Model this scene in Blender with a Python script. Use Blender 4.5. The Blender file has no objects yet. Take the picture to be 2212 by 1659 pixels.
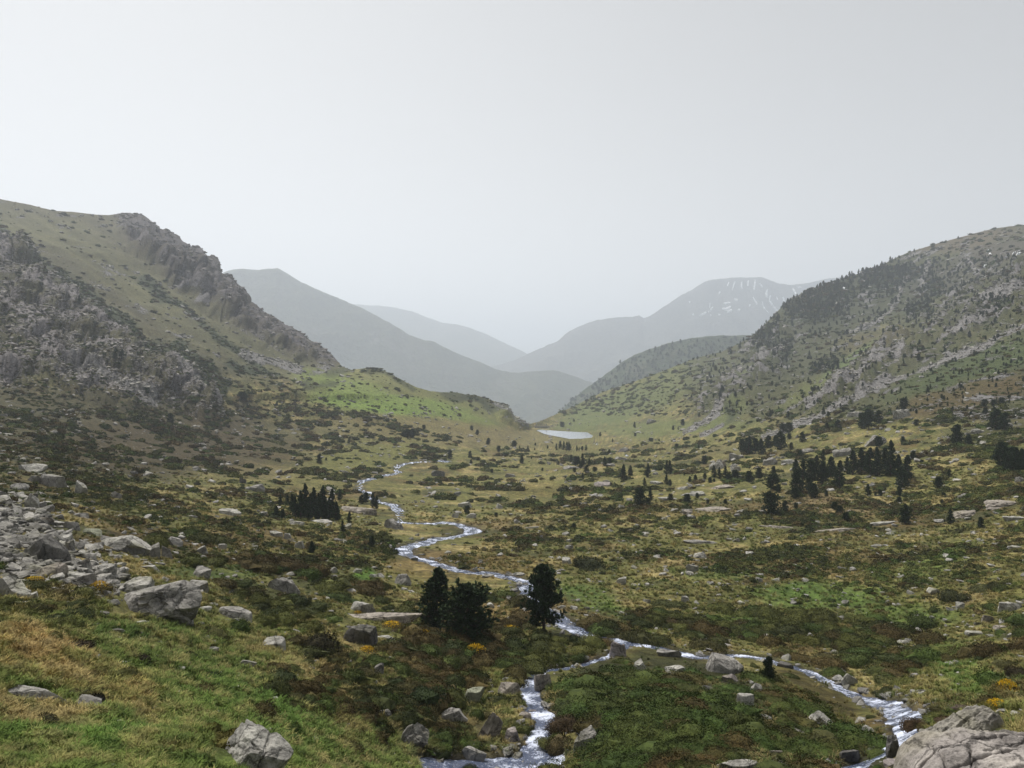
import bpy, bmesh, math, random
import numpy as np
R = math.radians
sc = bpy.context.scene
rng = np.random.default_rng(11)
random.seed(11)

# ------------------------------------------------------------------ camera
F = 1609.0; UC = 1106.0; VC = 829.5          # focal length and centre of the 2212 x 1659 picture the measurements were read in
cam = bpy.data.cameras.new('camera'); cam_o = bpy.data.objects.new('camera', cam)
sc.collection.objects.link(cam_o); sc.camera = cam_o
cam_o.location = (0, 0, 0); cam_o.rotation_euler = (R(90), 0, 0)
cam.sensor_width = 36; cam.lens = 36 * F / 2212; cam.clip_start = 0.3; cam.clip_end = 60000

# ------------------------------------------------------------------ sky and sun
SUN_EL, SUN_AZ = 60.0, -40.0                   # degrees; azimuth clockwise from the view direction
w = bpy.data.worlds.new('World'); sc.world = w; w.use_nodes = True
nt = w.node_tree; bg = nt.nodes['Background']
sky = nt.nodes.new('ShaderNodeTexSky'); sky.sky_type = 'NISHITA'; sky.sun_disc = False
sky.sun_elevation = R(SUN_EL); sky.sun_rotation = R(SUN_AZ)
sky.altitude = 2200; sky.air_density = 1.0; sky.dust_density = 6.0; sky.ozone_density = 1.0
hs = nt.nodes.new('ShaderNodeHueSaturation'); hs.inputs['Saturation'].default_value = 0.08
wm_ = nt.nodes.new('ShaderNodeMix'); wm_.data_type = 'RGBA'; wm_.blend_type = 'MULTIPLY'; wm_.inputs[0].default_value = 1.0; wm_.inputs[7].default_value = (1.03, 1.01, 0.975, 1)
nt.links.new(sky.outputs[0], hs.inputs['Color']); nt.links.new(hs.outputs[0], wm_.inputs[6]); nt.links.new(wm_.outputs[2], bg.inputs[0])
bg.inputs[1].default_value = 0.095
sun = bpy.data.lights.new('sun', 'SUN'); sun.energy = 3.7; sun.angle = R(16); sun.color = (1, 0.95, 0.88)
sun_o = bpy.data.objects.new('sun', sun); sc.collection.objects.link(sun_o)
sun_o.rotation_euler = (R(90 - SUN_EL), 0, R(180 - SUN_AZ))
sc.view_settings.view_transform = 'Standard'; sc.view_settings.look = 'None'
sc.view_settings.exposure = 0.54; sc.view_settings.gamma = 1; sc.view_settings.use_curve_mapping = False
HAZE_DENSITY = 2.4e-4; HAZE_COLOR = (0.81, 0.89, 1.0, 1); HAZE_ANISO = 0.3
sc.cycles.max_bounces = 5; sc.cycles.diffuse_bounces = 2; sc.cycles.glossy_bounces = 2
sc.cycles.transmission_bounces = 2; sc.cycles.volume_bounces = 1; sc.cycles.transparent_max_bounces = 8
sc.cycles.use_denoising = True
sc.cycles.caustics_reflective = False; sc.cycles.caustics_refractive = False

# ------------------------------------------------------------------ noise helpers
_p = rng.permutation(256); PERM = np.concatenate([_p, _p, _p]).astype(np.int64)
_g = rng.normal(size=(256, 3)); GR = (_g / np.linalg.norm(_g, axis=1)[:, None]).astype(np.float32)
def perlin(x, y, z):
    x, y, z = np.broadcast_arrays(np.asarray(x, float), np.asarray(y, float), np.asarray(z, float))
    xi = np.floor(x).astype(np.int64); yi = np.floor(y).astype(np.int64); zi = np.floor(z).astype(np.int64)
    fx, fy, fz = x - xi, y - yi, z - zi
    s = lambda t: t * t * t * (t * (t * 6 - 15) + 10)
    a, b, c = s(fx), s(fy), s(fz)
    def g(i, j, k):
        h = PERM[PERM[PERM[(xi + i) & 255] + ((yi + j) & 255)] + ((zi + k) & 255)]
        q = GR[h]
        return q[..., 0] * (fx - i) + q[..., 1] * (fy - j) + q[..., 2] * (fz - k)
    L = lambda p, q, t: p + (q - p) * t
    return L(L(L(g(0,0,0), g(1,0,0), a), L(g(0,1,0), g(1,1,0), a), b),
             L(L(g(0,0,1), g(1,0,1), a), L(g(0,1,1), g(1,1,1), a), b), c) * 1.6
def fbm(x, y, z, octs=4, gain=0.5):
    t = 0; amp = 1; tot = 0
    for o in range(octs):
        k = 2.03 ** o
        t = t + amp * perlin(x * k + 17.3 * o, y * k - 9.1 * o, z * k + 5.7 * o); tot += amp; amp *= gain
    return t / tot
def ridged(x, y, z, octs=4):
    t = 0; amp = 1; tot = 0
    for o in range(octs):
        k = 2.07 ** o
        t = t + amp * (1 - 2 * np.abs(perlin(x * k + 7.3 * o, y * k + 3.1 * o, z * k - 5.7 * o))); tot += amp; amp *= 0.5
    return t / tot
def worley(x, y, z):
    xi = np.floor(x).astype(np.int64); yi = np.floor(y).astype(np.int64); zi = np.floor(z).astype(np.int64)
    f1 = np.full(x.shape, 9.0); f2 = f1.copy(); cid = np.zeros(x.shape)
    for i in (-1, 0, 1):
        for j in (-1, 0, 1):
            for k in (-1, 0, 1):
                h = PERM[PERM[PERM[(xi + i) & 255] + ((yi + j) & 255)] + ((zi + k) & 255)]
                q = GR[h] * 0.45 + 0.5
                d = np.sqrt((xi + i + q[..., 0] - x) ** 2 + (yi + j + q[..., 1] - y) ** 2 + (zi + k + q[..., 2] - z) ** 2)
                new = d < f1
                f2 = np.where(new, f1, np.minimum(f2, d)); cid = np.where(new, h / 255.0, cid); f1 = np.where(new, d, f1)
    return f1, f2, cid
def sstep(a, b, x):
    t = np.clip((x - a) / (b - a), 0, 1); return t * t * (3 - 2 * t)
def mixc(a, b, t): return a + (b - a) * t[..., None]

# the photograph was measured in enlarged windows; each turns window pixels into picture pixels
WIN = {1: (0, 403.2, 1/3), 2: (737.3, 518.4, 1/3), 3: (1474.7, 460.8, 1/3), 4: (0, 921.7, 1/3), 5: (0, 1267.4, 1/3),
       6: (737.4, 1152, 1/3), 7: (1474.7, 1152, 1/3), 8: (1474.7, 864, 1/3), 9: (518.4, 950.5, 0.2604),
       10: (1094.5, 864, 0.2239), 11: (0, 1094.5, 0.2083), 12: (1843.3, 1411.3, 0.16667), 0: (0, 0, 1)}
def wp(k, x, y):
    a, b, s = WIN[k]; return a + x * s, b + y * s

# ------------------------------------------------------------------ materials
MATS = {}
def new_mat(name):
    m = bpy.data.materials.new(name); m.use_nodes = True; MATS[name] = m
    n = m.node_tree.nodes; n.clear()
    out = n.new('ShaderNodeOutputMaterial'); bs = n.new('ShaderNodeBsdfPrincipled')
    m.node_tree.links.new(bs.outputs[0], out.inputs[0])
    bs.inputs['Roughness'].default_value = 0.9; bs.inputs['Specular IOR Level'].default_value = 0.15
    return m, n, m.node_tree.links, bs
def noise_node(n, l, vec, scale, detail=6, rough=0.6, dist=0.0):
    t = n.new('ShaderNodeTexNoise'); t.inputs['Scale'].default_value = scale; t.inputs['Detail'].default_value = detail
    t.inputs['Roughness'].default_value = rough; t.inputs['Distortion'].default_value = dist
    if vec is not None: l.new(vec, t.inputs['Vector'])
    return t
def ramp(n, l, fac, stops):
    r = n.new('ShaderNodeValToRGB'); e = r.color_ramp.elements
    while len(e) < len(stops): e.new(0.5)
    for q, (p, c) in zip(e, stops):
        q.position = p; q.color = (c[0], c[1], c[2], 1) if not isinstance(c, (int, float)) else (c, c, c, 1)
    l.new(fac, r.inputs[0]); return r
def mixrgb(n, l, a, b, fac, mode='MIX'):
    m = n.new('ShaderNodeMix'); m.data_type = 'RGBA'; m.blend_type = mode
    for s, v in ((m.inputs[6], a), (m.inputs[7], b)):
        if isinstance(v, tuple): s.default_value = (*v, 1)
        else: l.new(v, s)
    if isinstance(fac, (int, float)): m.inputs[0].default_value = fac
    else: l.new(fac, m.inputs[0])
    return m.outputs[2]
def mathn(n, l, op, a, b):
    m = n.new('ShaderNodeMath'); m.operation = op
    for s, v in ((m.inputs[0], a), (m.inputs[1], b)):
        if isinstance(v, (int, float)): s.default_value = v
        else: l.new(v, s)
    return m.outputs[0]
def bump(n, l, bs, h, strength, dist):
    b = n.new('ShaderNodeBump'); b.inputs['Strength'].default_value = strength; b.inputs['Distance'].default_value = dist
    l.new(h, b.inputs['Height']); l.new(b.outputs[0], bs.inputs['Normal']); return b
def attr(n, name, kind='GEOMETRY'):
    a = n.new('ShaderNodeAttribute'); a.attribute_name = name; a.attribute_type = kind; return a

def mat_ground(name, coarse):
    m, n, l, bs = new_mat(name)
    geo = n.new('ShaderNodeNewGeometry'); pos = geo.outputs['Position']
    col = attr(n, 'gcol'); rk = attr(n, 'rockm')
    n1 = noise_node(n, l, pos, 0.9 / coarse, 9, 0.68); n2 = noise_node(n, l, pos, 0.13 / coarse, 6, 0.6)
    n3 = noise_node(n, l, pos, 6.0 / coarse, 6, 0.7)
    v1 = ramp(n, l, n1.outputs['Fac'], [(0.28, 0.22), (0.5, 0.9), (0.75, 2.0)])
    c = mixrgb(n, l, col.outputs['Color'], v1.outputs[0], 1.0, 'MULTIPLY')
    v2 = ramp(n, l, n2.outputs['Color'], [(0.3, (0.8, 0.85, 0.75)), (0.7, (1.25, 1.15, 1.1))])
    c = mixrgb(n, l, c, v2.outputs[0], 0.8, 'MULTIPLY')
    v3 = ramp(n, l, n3.outputs['Fac'], [(0.3, 0.6), (0.7, 1.4)])
    c = mixrgb(n, l, c, v3.outputs[0], 0.8, 'MULTIPLY')
    # bare rock where the mask says so, broken up by its own noise
    vor = n.new('ShaderNodeTexVoronoi'); vor.feature = 'DISTANCE_TO_EDGE'; vor.inputs['Scale'].default_value = 0.2 / coarse
    nd = noise_node(n, l, pos, 0.5 / coarse, 4, 0.6)
    off = n.new('ShaderNodeVectorMath'); off.operation = 'MULTIPLY_ADD'
    l.new(nd.outputs['Color'], off.inputs[0]); off.inputs[1].default_value = (2.5 * coarse,) * 3; l.new(pos, off.inputs[2])
    l.new(off.outputs[0], vor.inputs['Vector'])
    crack = ramp(n, l, vor.outputs['Distance'], [(0.0, 0.35), (0.06, 1.0)])
    rn = noise_node(n, l, pos, 1.1 / coarse, 8, 0.7)
    rc = ramp(n, l, rn.outputs['Fac'], [(0.3, (0.07, 0.068, 0.07)), (0.52, (0.19, 0.185, 0.185)), (0.75, (0.33, 0.325, 0.31))])
    rcol = mixrgb(n, l, rc.outputs[0], crack.outputs[0], 0.8, 'MULTIPLY')
    rt = attr(n, 'rtone'); rcol = mixrgb(n, l, rcol, rt.outputs['Color'], 1.0, 'MULTIPLY')
    msk = mathn(n, l, 'ADD', rk.outputs['Fac'], mathn(n, l, 'MULTIPLY', mathn(n, l, 'SUBTRACT', n1.outputs['Fac'], 0.5), 1.6))
    mr = ramp(n, l, msk, [(0.44, 0.0), (0.56, 1.0)])
    c = mixrgb(n, l, c, rcol, mr.outputs[0])
    l.new(c, bs.inputs['Base Color'])
    hh = mathn(n, l, 'ADD', mathn(n, l, 'MULTIPLY', n1.outputs['Fac'], 1.0), mathn(n, l, 'MULTIPLY', n3.outputs['Fac'], 0.25))
    hh = mathn(n, l, 'ADD', hh, mathn(n, l, 'MULTIPLY', mr.outputs[0], mathn(n, l, 'MULTIPLY', crack.outputs[0], 0.35)))
    bump(n, l, bs, hh, 0.9, 0.8 * coarse)
    return m
mat_ground('ground', 1.0)

def mat_rock():
    m, n, l, bs = new_mat('rock')
    geo = n.new('ShaderNodeNewGeometry'); pos = geo.outputs['Position']
    n1 = noise_node(n, l, pos, 1.3, 8, 0.7); n2 = noise_node(n, l, pos, 9, 6, 0.75); n3 = noise_node(n, l, pos, 0.5, 4, 0.6)
    c = ramp(n, l, n1.outputs['Fac'], [(0.3, (0.10, 0.098, 0.095)), (0.5, (0.24, 0.235, 0.225)), (0.72, (0.38, 0.375, 0.35))]).outputs[0]
    sp = ramp(n, l, n2.outputs['Fac'], [(0.34, 0.35), (0.47, 1.0), (0.66, 1.12)])
    c = mixrgb(n, l, c, sp.outputs[0], 0.85, 'MULTIPLY')
    lich = ramp(n, l, n3.outputs['Fac'], [(0.52, 0.0), (0.66, 0.45)])
    c = mixrgb(n, l, c, (0.13, 0.13, 0.075), lich.outputs[0])
    t = attr(n, 'tint', 'INSTANCER'); c = mixrgb(n, l, c, t.outputs['Color'], 1.0, 'MULTIPLY')
    vj = n.new('ShaderNodeTexVoronoi'); vj.feature = 'DISTANCE_TO_EDGE'; vj.inputs['Scale'].default_value = 0.9
    of = n.new('ShaderNodeVectorMath'); of.operation = 'MULTIPLY_ADD'; l.new(n1.outputs['Color'], of.inputs[0]); of.inputs[1].default_value = (.9, .9, .9); l.new(pos, of.inputs[2]); l.new(of.outputs[0], vj.inputs['Vector'])
    jr = ramp(n, l, vj.outputs['Distance'], [(0.0, 0.25), (0.035, 1.0)]); c = mixrgb(n, l, c, jr.outputs[0], 0.75, 'MULTIPLY')
    l.new(c, bs.inputs['Base Color'])
    hh = mathn(n, l, 'ADD', n1.outputs['Fac'], mathn(n, l, 'MULTIPLY', n2.outputs['Fac'], 0.25))
    hh = mathn(n, l, 'ADD', hh, mathn(n, l, 'MULTIPLY', jr.outputs[0], 0.25))
    bump(n, l, bs, hh, 0.8, 0.22)
mat_rock()

def mat_leaf(name, vary, base=None):
    m, n, l, bs = new_mat(name)
    geo = n.new('ShaderNodeNewGeometry')
    if base is None: c = attr(n, 'tint', 'INSTANCER').outputs['Color']
    else:
        q = n.new('ShaderNodeRGB'); q.outputs[0].default_value = (*base, 1); c = q.outputs[0]
    nn = noise_node(n, l, geo.outputs['Position'], vary, 5, 0.7)
    v = ramp(n, l, nn.outputs['Fac'], [(0.3, (0.55, 0.6, 0.6)), (0.7, (1.5, 1.4, 1.3))])
    c = mixrgb(n, l, c, v.outputs[0], 1.0, 'MULTIPLY')
    rv = ramp(n, l, geo.outputs['Random Per Island'], [(0.0, 0.78), (1.0, 1.25)])
    c = mixrgb(n, l, c, rv.outputs[0], 1.0, 'MULTIPLY')
    l.new(c, bs.inputs['Base Color']); return m
mat_leaf('foliage', 2.5); mat_leaf('needles', 1.2, (0.034, 0.056, 0.026)); mat_leaf('grass_blade', 1.5)
mat_leaf('petals', 3.0, (0.62, 0.42, 0.025))
def mat_plain(name, col, scale, rough=0.9):
    m, n, l, bs = new_mat(name); geo = n.new('ShaderNodeNewGeometry')
    nn = noise_node(n, l, geo.outputs['Position'], scale, 6, 0.65)
    c = ramp(n, l, nn.outputs['Fac'], [(0.3, tuple(0.55 * x for x in col)), (0.7, tuple(1.4 * x for x in col))])
    l.new(c.outputs[0], bs.inputs['Base Color']); bs.inputs['Roughness'].default_value = rough
    bump(n, l, bs, nn.outputs['Fac'], 0.6, 0.1); return m
mat_plain('bark', (0.075, 0.058, 0.045), 6); mat_plain('snow', (0.82, 0.84, 0.87), 0.05); mat_plain('concrete', (0.33, 0.32, 0.30), 2)
def mat_far(name, lo, hi, rocky, scale):
    m, n, l, bs = new_mat(name); geo = n.new('ShaderNodeNewGeometry'); pos = geo.outputs['Position']
    a = noise_node(n, l, pos, scale, 8, 0.68, 0.6); b = noise_node(n, l, pos, scale * 9, 5, 0.7)
    c = ramp(n, l, a.outputs['Fac'], [(0.3, lo), (0.56, hi), (0.72, rocky)]).outputs[0]
    v = ramp(n, l, b.outputs['Fac'], [(0.3, 0.45), (0.7, 1.55)])
    c = mixrgb(n, l, c, v.outputs[0], 0.9, 'MULTIPLY'); l.new(c, bs.inputs['Base Color'])
    bump(n, l, bs, b.outputs['Fac'], 0.8, 0.12 / scale); return m
mat_far('far_wooded', (0.025, 0.042, 0.02), (0.05, 0.065, 0.03), (0.12, 0.11, 0.085), 0.012)
mat_far('far_slope', (0.035, 0.05, 0.027), (0.07, 0.075, 0.04), (0.12, 0.115, 0.10), 0.005)
mat_far('far_rock', (0.05, 0.055, 0.045), (0.085, 0.083, 0.07), (0.15, 0.145, 0.14), 0.006)
def mat_water():
    m, n, l, bs = new_mat('stream_water'); geo = n.new('ShaderNodeNewGeometry'); pos = geo.outputs['Position']
    fm = attr(n, 'foam')
    a = noise_node(n, l, pos, 3.4, 6, 0.7, 0.8); b = noise_node(n, l, pos, 12, 4, 0.7, 0.6)
    k = mathn(n, l, 'ADD', mathn(n, l, 'MULTIPLY', a.outputs['Fac'], 0.75), mathn(n, l, 'MULTIPLY', b.outputs['Fac'], 0.35))
    k = mathn(n, l, 'ADD', k, mathn(n, l, 'SUBTRACT', fm.outputs['Fac'], 0.5))
    r = ramp(n, l, k, [(0.48, 0.0), (0.66, 1.0)])
    c = mixrgb(n, l, (0.06, 0.08, 0.14), (0.70, 0.76, 0.92), r.outputs[0]); l.new(c, bs.inputs['Base Color'])
    rr = ramp(n, l, r.outputs[0], [(0.0, 0.12), (1.0, 0.7)]); l.new(rr.outputs[0], bs.inputs['Roughness'])
    bs.inputs['Specular IOR Level'].default_value = 0.5
    bump(n, l, bs, k, 0.7, 0.25)
mat_water()
def mat_lake():
    m, n, l, bs = new_mat('lake_water'); geo = n.new('ShaderNodeNewGeometry')
    bs.inputs['Base Color'].default_value = (0.30, 0.33, 0.36, 1); bs.inputs['Roughness'].default_value = 0.12  # pale sky reflection painted into the water's base colour
    bs.inputs['Specular IOR Level'].default_value = 0.5
    a = noise_node(n, l, geo.outputs['Position'], 0.6, 4, 0.6); bump(n, l, bs, a.outputs['Fac'], 0.15, 0.05)
mat_lake()

# ------------------------------------------------------------------ object helpers
def make_mesh(name, verts, faces, mats, smooth=True, mat_idx=None):
    me = bpy.data.meshes.new(name)
    verts = np.asarray(verts, np.float32)
    if isinstance(faces, np.ndarray):
        k = faces.shape[1]; nf = len(faces)
        me.vertices.add(len(verts)); me.vertices.foreach_set('co', verts.ravel())
        me.loops.add(nf * k); me.loops.foreach_set('vertex_index', faces.astype(np.int32).ravel())
        me.polygons.add(nf); me.polygons.foreach_set('loop_start', np.arange(nf, dtype=np.int32) * k)
        me.update(calc_edges=True)
    else:
        me.from_pydata(verts.tolist(), [], faces)
    for q in (mats if isinstance(mats, (list, tuple)) else [mats]): me.materials.append(MATS[q])
    if mat_idx is not None: me.polygons.foreach_set('material_index', np.asarray(mat_idx, np.int32))
    me.polygons.foreach_set('use_smooth', np.full(len(me.polygons), smooth, bool))
    me.validate(); me.update(); return me
def put(name, me, parent=None, loc=(0, 0, 0), rz=0.0, scale=(1, 1, 1)):
    o = bpy.data.objects.new(name, me); sc.collection.objects.link(o)
    o.location = loc; o.rotation_euler = (0, 0, rz); o.scale = scale
    if parent is not None: o.parent = parent
    return o
def tag(o, label=None, cat=None, group=None, kind=None):
    if label: o['label'] = label
    if cat: o['category'] = cat
    if group: o['group'] = group
    if kind: o['kind'] = kind
    return o
def set_attr(me, name, typ, arr):
    a = me.attributes.new(name, typ, 'POINT')
    arr = np.asarray(arr, np.float32)
    if typ == 'FLOAT_COLOR':
        if arr.shape[1] == 3: arr = np.concatenate([arr, np.ones((len(arr), 1), np.float32)], 1)
        a.data.foreach_set('color', arr.ravel())
    elif typ == 'FLOAT_VECTOR': a.data.foreach_set('vector', arr.ravel())
    elif typ == 'INT': a.data.foreach_set('value', arr.astype(np.int32))
    else: a.data.foreach_set('value', arr.ravel())
def grid_faces(nr, nc):
    i = np.arange(nr * nc).reshape(nr, nc)
    return np.stack([i[:-1, :-1], i[:-1, 1:], i[1:, 1:], i[1:, :-1]], -1).reshape(-1, 4)

# ------------------------------------------------------------------ shape of the valley: distance of the ground along each line of sight
CP = [ # u, v, distance in metres
 (0,1900,10.5),(600,1900,11.5),(1106,1900,15),(1700,1900,13),(2212,1900,8.5),
 (0,1659,14),(500,1659,17),(900,1659,28),(1180,1659,30),(1500,1659,26),(1750,1659,25),(1850,1645,26),(2212,1659,13),(2050,1659,16),
 (0,1500,17.5),(500,1500,25),(900,1500,37),(1165,1500,40),(1500,1500,37),(1700,1500,40),(1900,1520,42),(2060,1520,30),(2212,1540,20),
 (0,1380,21),(300,1380,28),(600,1380,39),(950,1380,52),(1180,1380,56),(1400,1420,50),(1500,1400,57),(2000,1400,60),(2212,1400,50),
 (0,1250,31),(300,1250,41),(600,1250,60),(1000,1250,80),(1500,1250,86),(2000,1250,82),(2212,1250,73),
 (0,1150,43),(300,1150,62),(600,1150,95),(960,1150,122),(1500,1150,124),(2000,1150,112),(2212,1150,99),
 (0,1080,62),(300,1080,96),(670,1105,132),(850,1080,170),(1300,1080,172),(1700,1080,153),(2000,1080,141),(2212,1080,119),
 (0,1000,102),(300,1000,166),(600,1000,232),(870,1000,285),(1300,1000,295),(1600,1000,233),(1900,1000,192),(2212,1000,152),
 (0,940,152),(300,940,232),(600,940,332),(900,940,385),(1090,945,465),(1160,939,590),(1220,950,548),(1290,947,560),(1400,940,500),(1500,940,425),(1700,940,302),(1950,940,232),(2212,940,187),
 (1165,926,690),(1230,928,670),(1300,930,640),
 (1130,911,620),(1000,872,535),(800,802,540),(700,830,450),(830,870,440),(930,905,440),
 (0,850,235),(300,850,305),(500,850,372),(2212,850,262),(1950,850,325),(1700,850,450),(1500,850,640),(1350,850,850),(1210,895,820),
 (0,700,335),(0,520,520),(0,430,700),(300,650,500),(250,470,740),(480,600,715),(500,750,470),(740,795,600),(600,710,660),
 (2212,490,950),(1980,535,1010),(1830,600,960),(1640,717,860),(1560,762,900),(2000,680,690),(2212,570,640),(2212,700,400),(1900,830,420),(1800,740,690),(2050,600,860)]
CPX = list(CP)
for (u, v, d) in CP:
    if u == 0: CPX.append((-480, v, d * 0.96))
    if u == 2212: CPX.append((2690, v, d * 0.96))
CPX = np.array(CPX, float)
def tps_xy(u, v): return np.stack([np.asarray(u, float) / 600.0, np.asarray(v, float) / 260.0], -1)
def tps_k(a, b):
    r2 = ((a[:, None, :] - b[None, :, :]) ** 2).sum(-1); return 0.5 * r2 * np.log(r2 + 1e-12)
_A = tps_xy(CPX[:, 0], CPX[:, 1]); _n = len(_A)
_K = np.zeros((_n + 3, _n + 3)); _K[:_n, :_n] = tps_k(_A, _A) + np.eye(_n) * 0.004
_K[:_n, _n] = 1; _K[:_n, _n + 1:] = _A; _K[_n, :_n] = 1; _K[_n + 1:, :_n] = _A.T
_W = np.linalg.solve(_K, np.concatenate([np.log(CPX[:, 2]), np.zeros(3)]))
def dist_of(u, v):
    u, v = np.broadcast_arrays(np.asarray(u, float), np.asarray(v, float)); sh = u.shape
    q = tps_xy(np.clip(u.ravel(), -480, 2690), v.ravel()); out = np.empty(len(q))
    for i in range(0, len(q), 40000):
        s = q[i:i + 40000]; out[i:i + 40000] = tps_k(s, _A) @ _W[:_n] + _W[_n] + s @ _W[_n + 1:]
    return np.exp(out).reshape(sh)
def ray(u, v, d):
    return np.stack([(u - UC) / F * d, d + 0 * u, -(v - VC) / F * d], -1)

CREST = [(-600,360),(-300,385),(0,430),(60,443),(120,455),(200,463),(250,467),(280,469),(290,471),(300,469),(315,476),(325,484),(333,493),(345,495),(360,500),(372,508),(383,513),(398,524),(413,535),(422,531),(430,534),(438,546),(445,558),(450,561),(455,553),(465,566),(472,576),(475,594),(493,597),(507,611),(518,621),(525,622),(529,634),(540,650),(567,673),(600,695),(633,716),(670,738),(700,756),(717,773),(737,793),
 (760,800),(790,795),(815,796),(840,806),(870,822),(900,838),(930,846),(970,848),(1000,850),(1030,856),(1060,864),(1085,874),(1098,884),(1103,893),(1115,902),(1128,911),(1142,916),(1160,912),(1200,895),(1230,882),(1300,848),(1400,815),(1500,775),(1560,760),(1620,731),(1640,716),(1670,682),(1700,652),(1730,634),(1760,622),(1800,609),(1830,599),(1870,586),(1900,575),(1930,560),(1960,546),(2000,534),(2050,519),(2100,506),(2150,493),(2180,489),(2212,488),(2400,480),(2800,470)]
CREST = np.array(CREST, float)
us = np.concatenate([np.arange(-480, -30, 15.0), np.arange(-30, 2242, 3.0), np.arange(2242, 2700, 15.0)])
NC = len(us); NR = 470
vc = np.interp(us, CREST[:, 0], CREST[:, 1])
tt = np.linspace(0, 1, NR)
VV = 1900 + (vc[None, :] - 1900) * tt[:, None]
UU = np.broadcast_to(us[None, :], VV.shape)
DD = dist_of(UU, VV)
DD = np.maximum.accumulate(DD, 0) * (1 + 1e-4 * np.arange(NR)[:, None])
# the lake bed is level
P = ray(UU, VV, DD)
BASE = P.copy()

# masks drawn over the picture (where which ground cover grows)
def dist_poly(u, v, pts):
    pts = np.array(pts, float); best = np.full(u.shape, 1e9)
    for (a, b) in zip(pts[:-1], pts[1:]):
        d = b - a; L2 = (d ** 2).sum() + 1e-9
        t = np.clip(((u - a[0]) * d[0] + (v - a[1]) * d[1]) / L2, 0, 1)
        best = np.minimum(best, (u - a[0] - t * d[0]) ** 2 + (v - a[1] - t * d[1]) ** 2)
    return np.sqrt(best)
def inside(u, v, poly):
    poly = np.array(poly, float); r = np.zeros(u.shape, bool)
    x0, y0 = poly[-1]
    for x1, y1 in poly:
        c = ((y1 > v) != (y0 > v)) & (u < (x0 - x1) * (v - y1) / (y0 - y1 + 1e-12) + x1)
        r ^= c; x0, y0 = x1, y1
    return r
def soft(u, v, poly, w):
    d = dist_poly(u, v, list(poly) + [poly[0]]); s = np.where(inside(u, v, poly), d, -d)
    return sstep(-w, w, s)

# streams
S_MAIN = [wp(9, *p) for p in [(1720,146),(1560,148),(1440,155),(1380,165),(1320,180),(1300,200),(1290,225),(1340,240),(1250,260),(1160,270),(1100,295),(1010,310),(995,370),(985,395),(1060,405),(1090,430),(1085,455),(1150,490),(1240,500),(1290,525),(1310,560)]]
S_GAP1 = [wp(9, 1310, 560), wp(9, 1330, 600), wp(9, 1310, 650)]
S_MID = [wp(9, *p) for p in [(1310,650),(1420,660),(1540,662),(1640,665),(1680,650),(1780,662),(1860,685),(1955,718),(1900,745)]]
S_GAP2 = [wp(9, 1900, 745), wp(9, 1800, 768), wp(9, 1720, 780)]
S_NEAR = [wp(9, *p) for p in [(1720,780),(1640,785),(1520,825),(1400,855),(1320,880),(1400,930),(1560,970),(1700,1015),(1860,1060),(2000,1070)]] + \
         [wp(6, *p) for p in [(960,225),(1080,255),(1240,290),(1195,340),(1240,420),(1400,515),(1500,580),(1600,635),(1690,640),(1800,680),(1900,692),(2000,702),(2130,740),(2212,752)]] + \
         [wp(7, *p) for p in [(60,782),(180,790),(290,765),(420,775),(520,788),(600,828),(700,838),(830,880),(920,930),(1050,1000),(1200,1060),(1330,1092),(1400,1150),(1470,1200),(1450,1270),(1400,1340),(1330,1410),(1200,1455),(1080,1500),(1040,1545),(1000,1640),(960,1760)]]
S_LEFT = [wp(6, *p) for p in [(1830,705),(1750,770),(1640,800),(1450,850),(1300,857),(1215,905),(1205,960),(1240,1040),(1260,1110),(1330,1170),(1315,1230),(1250,1330),(1240,1400),(1300,1460),(1240,1500),(1150,1560),(1100,1700)]]
S_POOL = [wp(6, *p) for p in [(1300,1440),(1150,1462),(1000,1475),(860,1480),(720,1490),(610,1480)]]
S_SIDE = [wp(6, *p) for p in [(1330,1175),(1450,1190),(1550,1230),(1605,1290)]]
S_FALL = [wp(10, *p) for p in [(840,385),(880,405),(950,435),(1040,460),(1150,480),(1170,520),(1150,560)]]
STREAMS = [(S_MAIN, 1.15, 1.4), (S_GAP1, .8, .8), (S_MID, 1.15, 1.3), (S_GAP2, .8, .8), (S_NEAR, 1.15, 0.48), (S_LEFT, 0.38, 0.58), (S_POOL, .85, 0.75), (S_SIDE, 0.36, 0.28), (S_FALL, 1.0, 1.3)]
def smooth_line(pts, step):
    pts = np.array(pts, float)
    for _ in range(2):                      # corner cutting
        q = np.empty((2 * len(pts), 2)); q[0] = pts[0]; q[-1] = pts[-1]
        q[1:-1:2] = pts[:-1] * 0.75 + pts[1:] * 0.25; q[2:-1:2] = pts[:-1] * 0.25 + pts[1:] * 0.75
        pts = q
    L = np.concatenate([[0], np.cumsum(np.linalg.norm(np.diff(pts, axis=0), axis=1))])
    s = np.linspace(0, L[-1], max(4, int(L[-1] / step)))
    return np.stack([np.interp(s, L, pts[:, 0]), np.interp(s, L, pts[:, 1])], -1)
sdist = np.full(VV.shape, 99.0)              # distance to the nearest stream divided by its half width there
flat_xy = P[..., :2]
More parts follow.
